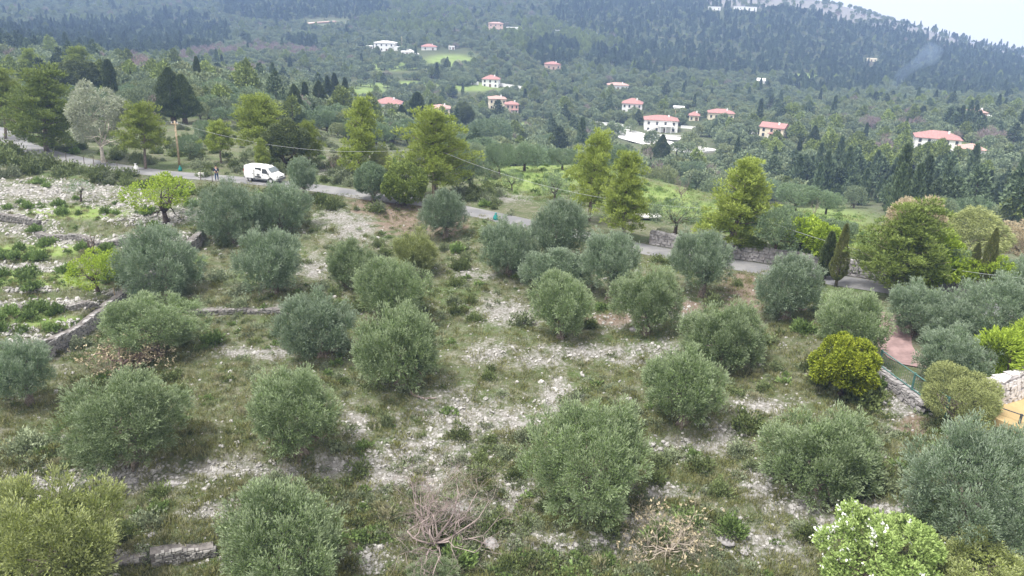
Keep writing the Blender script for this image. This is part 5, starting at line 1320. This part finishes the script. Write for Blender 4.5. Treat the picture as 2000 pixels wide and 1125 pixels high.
for k, (x, y, w, lab) in enumerate([(960,1062,36,'large flat grey boulder right of the bare fig bush'),(1237,645,18,'single white boulder below an olive in the middle right'),(257,942,24,'whitish boulder at the left part of the rubble band'),(336,948,24,'angular white boulder in the rubble band, left'),
  (684,916,18,'grey boulder at the right end of the rubble band'),(1422,1060,26,'pale boulder at the left of the bottom right rubble slope'),(297,1045,16,'small white boulder above the bulging terrace wall'),(1453,1078,22,'flat stone on the bottom right rubble slope'),(1722,787,20,'grey boulder left of the low garden wall'),
  (1820,800,18,'stone block at the end of the low garden wall'),(433,872,14,'small white boulder alone on the grass left of centre'),(875,822,14,'grey stone on top of the stone heap'),(150,360,14,'white boulder on the stones of the left field'),(235,402,14,'pale boulder by the dark cut in the left field'),
  (1290,1005,12,'small pale boulder beside the dry straw-coloured bush'),(555,598,14,'white block at the right end of the broken terrace wall'),(300,975,14,'white stone below the rubble band'),(120,955,16,'grey stone in the rubble band at far left')]):
    B = hit1(x, y); s = w*np.linalg.norm(B-EYE)/FPX/2/.85
    tag(obj('boulder', BL[k % 4], None, B+[0, 0, s*.12], k*1.1, (s, s, s*.62)), lab, 'boulder', 'boulders lying among the terraces')
fb = hit(np.array([795,808,830,852.]), np.array([762,774,780,779.])); 
t = thing('fallen_branch', 'pale fallen branch lying beside the thick-trunked olive', 'branch', fb[0])
mb = MB(); mb.tube(fb-fb[0]+[0, 0, .06], [.09, .07, .05, .03], 6); obj('stick', mb.mesh('stick', mTwigT), t)

# ------------------------------------------------------------------ pole, wires, fence posts
mWood = mat('pole_wood', (0.42,0.33,0.22), .85, .15, 4)
mWire = mat('wire', (0.42,0.43,0.44), .5, .05, 4, .4)
def pole(base, top, label, cross=True):
    B = hit1(*base); D = ray(*top); k = math.hypot(B[0], B[1])/math.hypot(D[0], D[1]); H = (EYE+D*k)[2]-B[2]
    t = thing('utility_pole', label, 'pole', B); obj('post', MB().tube([[0, 0, -.5], [0, 0, H]], [.15, .10], 9).mesh('post', mWood, True), t)
    if cross:
        obj('crossarm', MB().box((0, -.14, H-.35), (.9, .1, .1)).mesh('crossarm', mWood), t)
        for x in (-.35, .35): obj('insulator', MB().tube([[x, -.14, H-.3], [x, -.14, H-.12]], [.04, .05], 6).mesh('insulator', mPlaster), t)
    return B+[0, 0, H-.15]
p1 = pole((351,326), (340,236), 'leaning wooden utility pole beside the road on the left')
p2 = pole((846,392), (842,286), 'wooden utility pole hidden inside the middle pine', False)
p3 = pole((1432,490), (1440,405), 'wooden utility pole hidden inside the bright pine', False)
p4 = pole((2110,650), (2130,548), 'wooden utility pole beyond the right edge', False)
p0 = pole((-40,262), (-42,165), 'wooden utility pole beyond the left edge', False)
def wire(a, b, sag, label):
    s = np.linspace(0, 1, 30)[:, None]; P = a+(b-a)*s; P[:, 2] -= (sag*4*s*(1-s))[:, 0]
    t = thing('overhead_wire', label, 'wire', a); obj('cable', MB().tube(P-a, .012, 4).mesh('cable', mWire), t)
wire(p0, p1, .9, 'overhead wire left of the wooden pole'); wire(p1, p2, 1.6, 'overhead wire sagging above the van to the middle pine')
wire(p2, p3, 1.6, 'overhead wire crossing the bright meadow'); wire(p3, p4, 1.3, 'overhead wire sagging in front of the garden cypresses')
mPostG = mat('grey_post', (0.16,0.14,0.12), .8)
for k, (x, y) in enumerate([(130,317),(165,323),(184,326),(210,331),(230,335),(392,352),(415,356)]):
    B = hit1(x, y); t = tag(obj('fence_post', MB().tube([[0, 0, -.3], [.02, 0, 1.2]], [.05, .04], 6).mesh('fence_post', mPostG), None, B), 'thin dark fence post on the near road edge, %s' % ['leftmost by the bend', 'second from the bend', 'third from the bend', 'fourth from the bend', 'fifth from the bend', 'just left of the standing person', 'directly below the standing person'][k], 'post', 'fence posts along the road')
for k, (x, y) in enumerate([(226,592),(239,585),(247,586)]):
    B = hit1(x, y); tag(obj('fence_post', MB().tube([[0, 0, -.3], [.03*k, .02, 1.25]], [.05, .035], 6).mesh('fence_post', mWood), None, B), ['leaning wooden stake at the top end of the field wall, leftmost', 'middle wooden stake at the top end of the field wall', 'right wooden stake at the top end of the field wall'][k], 'post', 'stakes at the field wall')
for k, (b, tp, lab) in enumerate([((1762,268),(1765,248),'thin pole left of the big right-hand house'),((1317,240),(1318,215),'utility pole behind the terraced villa'),((1448,250),(1450,234),'thin pole right of the cream bungalow'),((1072,248),(1073,228),'thin pole at the end of the white wall'),((785,98),(784,70),'tall mast beside the white mansion'),((878,103),(878,86),'thin mast beside the tiny cubic hut'),((1437,152),(1437,140),'slim white mast above the chapel wood'),((850,208),(848,185),'thin pole above the arched-porch house')]):
    pole(b, tp, lab, False)

# ------------------------------------------------------------------ white van
mVan = mat('van_white_paint', (0.80,0.80,0.79), .3, .02, 1, .5); mTyre = mat('tyre_rubber', (0.03,0.03,0.03), .9); mRim = mat('wheel_rim', (0.45,0.45,0.46), .4, .05, 3, .5)
mGlassV = mat('van_glass', (0.025,0.03,0.035), .1, .02, 1, .6); mGlassF = mat('windscreen_glass', (0.12,0.15,0.16), .08, .02, 1, .7); mBump = mat('grey_bumper', (0.16,0.165,0.17), .6); mLamp = mat('lamp_glass', (0.7,0.7,0.68), .15, .02, 1, .6); mRedL = mat('red_lamp', (0.4,0.02,0.02), .3)
def build_van():
    i = int(np.argmin(np.abs(proj(road)[0]-514))); c = road[i]; g = nrm[i]; ang = math.atan2(g[1], g[0])
    c = np.r_[c[:2]+lft[i]*.35, c[2]]
    t = thing('van', 'white compact panel van parked on the road with its side door open', 'van', c+[0, 0, .0], ang)
    # profile stations: x, roof z, half width at belt, half width at roof
    ST_ = [(-2.12,.55,1.62,.80,.72),(-2.10,.42,1.78,.86,.76),(-1.6,.36,1.84,.88,.77),(-.2,.34,1.86,.88,.77),(.62,.34,1.80,.88,.76),(.95,.34,1.66,.88,.76),(1.42,.34,1.22,.88,.80),(1.62,.34,1.06,.87,.82),(2.0,.36,.96,.85,.80),(2.16,.42,.82,.80,.76),(2.22,.5,.66,.72,.70)]
    V = []
    for x, zb, zt, wb, wt in ST_:
        zm = min(1.02, zb+(zt-zb)*.62)
        V += [[x, -wb*.94, zb], [x, -wb, (zb+zm)/2], [x, -wb, zm], [x, -wt, zt-.07], [x, -wt*.86, zt], [x, wt*.86, zt], [x, wt, zt-.07], [x, wb, zm], [x, wb, (zb+zm)/2], [x, wb*.94, zb]]
    k = 10; n = len(ST_); Q = [[a*k+b, (a+1)*k+b, (a+1)*k+(b+1) % k, a*k+(b+1) % k] for a in range(n-1) for b in range(k)]
    mb = MB().add(V, Q); mb.add([V[j] for j in range(10)], [[0, 1, 8, 9], [1, 2, 7, 8], [2, 3, 6, 7], [3, 4, 5, 6]]); mb.add([V[(n-1)*k+j] for j in range(10)], [[9, 8, 1, 0], [8, 7, 2, 1], [7, 6, 3, 2], [6, 5, 4, 3]])
    body = obj('body', mb.mesh('body', mVan), t)
    def side_poly(name, pts, m, s, parent, off=.012):
        W = []
        for x, z in pts:
            w = .88+(.77-.88)*max(0, (z-1.02)/(1.78-1.02)); W.append([x, s*(w+off), z])
        f = list(range(len(pts))); mbb = MB()
        W2 = [[x, y-s*.05, z] for x, y, z in W]; kk = len(W)
        quads = [[a, (a+1) % kk, kk+(a+1) % kk, kk+a] for a in range(kk)]
        mbb.add(W+W2, quads+([[0, 1, 2, 3]] if kk == 4 else []), [[0, a, a+1] for a in range(1, kk-1)] if kk != 4 else None)
        return obj(name, mbb.mesh(name, m), parent)
    for s in (-1, 1):
        side_poly('side_window', [(.28, 1.08), (1.2, 1.05), (.78, 1.58), (.30, 1.60)], mGlassV, s, t)
        dr = side_poly('front_door', [(.2, .52), (1.28, .52), (1.28, 1.0), (.2, 1.0)], mVan, s, t, .010)
        obj('door_handle', MB().box((.36, s*.91, .93), (.16, .03, .04)).mesh('door_handle', mBump), dr)
        obj('mirror', MB().box((1.15, s*1.0, 1.12), (.12, .18, .2)).mesh('mirror', mBump), t)
        obj('sill', MB().box((-.0, s*.87, .4), (2.0, .06, .14)).mesh('sill', mBump), t)
        obj('headlight', MB().box((2.06, s*.66, .82), (.22, .26, .2), s*.2).mesh('headlight', mLamp), t)
        obj('tail_light', MB().box((-2.11, s*.78, 1.15), (.06, .12, .5)).mesh('tail_light', mRedL), t)
        for x in (-1.35, 1.35):
            w = thing('w', '', '', (0, 0, 0)); bpy.data.objects.remove(w)
            th = np.linspace(0, 2*math.pi, 19)[:-1]; ring = np.c_[np.cos(th), np.zeros(18), np.sin(th)]
            y = s*.80
            mbw = MB(); P0 = ring*.32+[0, -.1, 0]; P1 = ring*.32+[0, .1, 0]; P2 = ring*.19+[0, -.105, 0]; P3 = ring*.19+[0, .105, 0]
            j = np.arange(18); j2 = (j+1) % 18
            mbw.add(np.r_[P0, P1, P2, P3], np.r_[np.c_[j, j2, j2+18, j+18], np.c_[j, j+36, j2+36, j2], np.c_[j+18, j2+18, j2+54, j+54]])
            ty = obj('wheel', mbw.mesh('wheel', mTyre), t, (x, y, .32))
            mr = MB(); mr.add(np.r_[ring*.19+[0, -.09, 0], ring*.19+[0, .09, 0], [[0, -.07, 0], [0, .07, 0]]], np.c_[j, j2, j2+18, j+18], np.r_[np.c_[j, j2, j*0+36], np.c_[j2+18, j+18, j*0+37]])
            obj('rim', mr.mesh('rim', mRim), ty)
            ar = MB(); a2 = np.linspace(0, math.pi, 11); 
            ar.add(np.r_[np.c_[np.cos(a2)*.42, a2*0+s*.885, np.sin(a2)*.42+.32], np.c_[np.cos(a2)*.33, a2*0+s*.885, np.sin(a2)*.33+.32]]+np.array([x, 0, 0]), [[q, q+1, q+12, q+11] for q in range(10)])
            obj('wheel_arch', ar.mesh('wheel_arch', mBump), t)
    # open sliding door: dark opening with the door slid back along the side facing the camera
    side_poly('door_opening', [(-.62, .55), (.16, .55), (.16, 1.66), (-.62, 1.66)], mGlassV, -1, t, .014)
    sd_ = obj('sliding_door', MB().box((-1.25, -.97, 1.08), (1.0, .05, 1.2)).mesh('sliding_door', mVan), t)
    obj('door_handle', MB().box((-.85, -1.0, 1.0), (.14, .03, .05)).mesh('door_handle', mBump), sd_)
    obj('seat', MB().box((-.2, -.86, .85), (.35, .12, .35)).mesh('seat', mBump), t)
    ws = MB().add([[.985, -.70, 1.645], [1.43, -.76, 1.235], [1.43, .76, 1.235], [.985, .70, 1.645]], [[0, 1, 2, 3]]); V0 = ws.v[0]; V0 += [.03, 0, .035]
    obj('windscreen', ws.mesh('windscreen', mGlassF), t)
    obj('bumper', MB().box((2.12, 0, .48), (.3, 1.62, .26)).mesh('bumper', mBump), t)
    obj('bumper', MB().box((-2.1, 0, .5), (.2, 1.66, .24)).mesh('bumper', mBump), t)
    obj('grille', MB().box((2.2, 0, .74), (.06, .7, .12)).mesh('grille', mBump), t)
    obj('rear_window', MB().box((-2.12, 0, 1.38), (.04, 1.2, .45)).mesh('rear_window', mGlassV), t)
    for s in (-.45, .45):
        obj('roof_bar', MB().box((.35+s, 0, 1.93), (.05, 1.4, .04)).mesh('roof_bar', mBump), t)
build_van()
# ------------------------------------------------------------------ person standing on the road
def skinned(name, verts, edges, radii, m, parent, root=0, sub=2):
    me = bpy.data.meshes.new(name); me.from_pydata(verts, edges, []); me.materials.append(m)
    o = obj(name, me, parent); md = o.modifiers.new('skin', 'SKIN'); md.use_smooth_shade = True
    for i, r in enumerate(radii):
        me.skin_vertices[0].data[i].radius = (r, r) if not isinstance(r, tuple) else r
        me.skin_vertices[0].data[i].use_root = (i == root)
    s = o.modifiers.new('sub', 'SUBSURF'); s.levels = sub; s.render_levels = sub
    return o
def person():
    i = int(np.argmin(np.abs(proj(road)[0]-423))); c = hit1(424, 353); c[2] = max(c[2], road[i][2]-.1)
    ang = math.atan2(-c[0], c[1])+math.pi      # facing the camera (local +Y forward)
    t = thing('person', 'person in navy printed top and blue jeans standing on the road', 'person', c, ang)
    mSkin = mat('skin', (0.50,0.32,0.24), .6, .05); mNavy = mat('navy_cloth', (0.022,0.028,0.07), .9, .1); mJean = mat('denim', (0.05,0.09,0.17), .9, .15, 8); mHair = mat('dark_hair', (0.03,0.022,0.018), .7); mShoe = mat('shoe', (0.05,0.05,0.05), .7)
    V = [(0,0,.95),(0,0,1.2),(0,0,1.42),(0,.01,1.52),(0,.02,1.60),(0,.03,1.72),(-.19,0,1.42),(-.25,.02,1.16),(-.14,.24,1.10),(.19,0,1.42),(.25,.02,1.16),(.14,.24,1.10),(-.10,0,.88),(-.12,.01,.48),(-.13,-.01,.09),(-.13,.14,.04),(.10,0,.88),(.12,.01,.48),(.13,-.01,.09),(.13,.14,.04),
         (-.11,.31,1.10),(-.10,.35,1.12),(-.08,.35,1.10),(-.13,.35,1.10),(-.07,.29,1.14),(.11,.31,1.10),(.10,.35,1.12),(.08,.35,1.10),(.13,.35,1.10),(.07,.29,1.14)]
    E = [(0,1),(1,2),(2,3),(3,4),(4,5),(2,6),(6,7),(7,8),(2,9),(9,10),(10,11),(0,12),(12,13),(13,14),(14,15),(0,16),(16,17),(17,18),(18,19),(8,20),(20,21),(20,22),(20,23),(8,24),(11,25),(25,26),(25,27),(25,28),(11,29)]
    R = [.14,.135,.13,.06,.075,.09,.06,.045,.033,.06,.045,.033,.085,.06,.042,.035,.085,.06,.042,.035,.03,.009,.009,.009,.009,.03,.009,.009,.009,.009]
    skinned('body', V, E, R, mSkin, t)
    skinned('shirt', [(0,0,.93),(0,0,1.2),(0,0,1.43),(-.20,0,1.43),(-.26,.02,1.16),(-.17,.18,1.115),(.20,0,1.43),(.26,.02,1.16),(.17,.18,1.115)], [(0,1),(1,2),(2,3),(3,4),(4,5),(2,6),(6,7),(7,8)], [.17,.165,.15,.08,.062,.05,.08,.062,.05], mNavy, t)
    skinned('trousers', [(0,0,.98),(-.10,0,.86),(-.125,.01,.48),(-.135,-.01,.10),(.10,0,.86),(.125,.01,.48),(.135,-.01,.10)], [(0,1),(1,2),(2,3),(0,4),(4,5),(5,6)], [.15,.105,.08,.066,.105,.08,.066], mJean, t)
    def ell(name, c, r, m, cut=None):
        th = np.linspace(0, math.pi, 9); ph = np.linspace(0, 2*math.pi, 13)[:-1]
        G = np.array([[math.sin(a)*math.cos(b), math.sin(a)*math.sin(b), math.cos(a)] for a in th for b in ph])*r+c
        Q = [[a*12+b, a*12+(b+1) % 12, (a+1)*12+(b+1) % 12, (a+1)*12+b] for a in range(8 if cut is None else cut) for b in range(12)]
        return obj(name, MB().add(G, Q).mesh(name, m, True), t)
    ell('hair', [0,-.005,1.70], [.098,.105,.115], mHair, 5)
    for s in (-1, 1):
        ell('shoe', [s*.135,.06,.045], [.055,.14,.05], mShoe); ell('ear', [s*.09,.02,1.66], [.015,.025,.03], mSkin); ell('eye', [s*.035,.108,1.68], [.012,.01,.01], mHair)
    ell('nose', [0,.118,1.645], [.014,.02,.022], mSkin); ell('mouth', [0,.105,1.605], [.025,.01,.008], mDoor)
    for a in range(3): obj('shirt_print', MB().box((0, .168, 1.34-.035*a), (.2 if a == 1 else .1, .02, .03)).mesh('shirt_print', mPlaster), t)
    hc = thing('remote_controller', 'small dark controller held in the standing person\'s hands', 'controller', c+np.array([math.cos(ang)*0-math.sin(ang)*.335, math.cos(ang)*.335, 1.12]), ang)
    obj('case', MB().box((0, 0, 0), (.18, .09, .04)).mesh('case', mShoe), hc); obj('screen', MB().box((0, .0, .024), (.12, .07, .008)).mesh('screen', mGlassV), hc)
person()
mTeal = mat('teal_cloth', (0.03,0.22,0.20), .85, .1)
def bundle(px, py, h, m, label, name, cat):
    rng = np.random.default_rng(int(px)); B = hit1(px, py); t = thing(name, label, cat, B)
    mb = MB(); mb.tube([[0, 0, 0], [.02, 0, h*.25], [.03, .02, h*.6], [.0, 0, h*.82], [.0, 0, h]], [h*.30, h*.36, h*.27, h*.1, h*.17], 9); me = mb.mesh('sack_body', m, True)
    for v in me.vertices: v.co += Vector(rng.normal(size=3)*.02)
    obj('sack_body', me, t); obj('tie', MB().tube([[0, 0, h*.80], [0, 0, h*.85]], h*.115, 8).mesh('tie', mBump), t)
bundle(266,333,.85,mPlaster,'white filled sack standing on the road left of the pole','sack','sack')
bundle(352,334,.65,mTeal,'teal bundle at the foot of the wooden pole','sack','sack')
bundle(968,430,.75,mTeal,'teal-green bundle on the road above the visible-trunk olive','sack','sack')
B = hit1(394, 346); t = thing('crate', 'small white crate on the road left of the standing person', 'crate', B); obj('crate_body', MB().box((0, 0, .25), (.6, .4, .45)).mesh('crate_body', mPlaster), t); obj('lid', MB().box((0, 0, .5), (.66, .46, .05)).mesh('lid', mPave), t)
for x, y, w, lab in [(1262,428,3.0,'white slab lying behind the right-hand paired pine')]:
    B = hit1(x, y); t = thing('stone_slab', lab, 'slab', B, .2); obj('slab_top', MB().box((0, 0, .38), (w, 1.5, .14)).mesh('slab_top', mPave), t)
    for s in (-.3, .3): obj('support', MB().box((w*s, 0, .12), (.3, 1.1, .4)).mesh('support', mMortar), t)

# ------------------------------------------------------------------ smoke and haze
def volmat(name, col, dens, noise_scale=None):
    m = bpy.data.materials.new(name); m.use_nodes = True; nt = m.node_tree; nt.nodes.clear()
    out = nt.nodes.new('ShaderNodeOutputMaterial'); v = nt.nodes.new('ShaderNodeVolumePrincipled')
    v.inputs['Color'].default_value = col+(1,); v.inputs['Density'].default_value = dens; v.inputs['Anisotropy'].default_value = 0.1
    nt.links.new(v.outputs[0], out.inputs['Volume']); return m
def smoke():
    B = hit1(1708, 198); rng = np.random.default_rng(4); d = np.linalg.norm(B-EYE); q = d/FPX
    pts = []; rad = []
    for f in np.linspace(0, 1, 12):
        pts.append([f*85*q+math.sin(f*9)*2, 0, f*95*q]); rad.append((2+17*f**1.1)*q*(1+.2*math.sin(f*17)))
    mb = MB(); mb.tube(pts, rad, 14); me = mb.mesh('smoke_plume', volmat('thin_smoke', (.55,.72,1.0), .02), True)
    for v in me.vertices: v.co += Vector(rng.normal(size=3)*.8)
    o = obj('smoke', me, None, B); stuff(o, 'thin blue smoke plume rising from the wood on the right')
smoke()
hz = MB().box((0, 985, -15), (5200, 2050, 300)).mesh('haze', volmat('blue_haze', (.38,.57,1.0), .00038))
o = obj('haze', hz); stuff(o, 'thin blue air between the grove and the mountain')
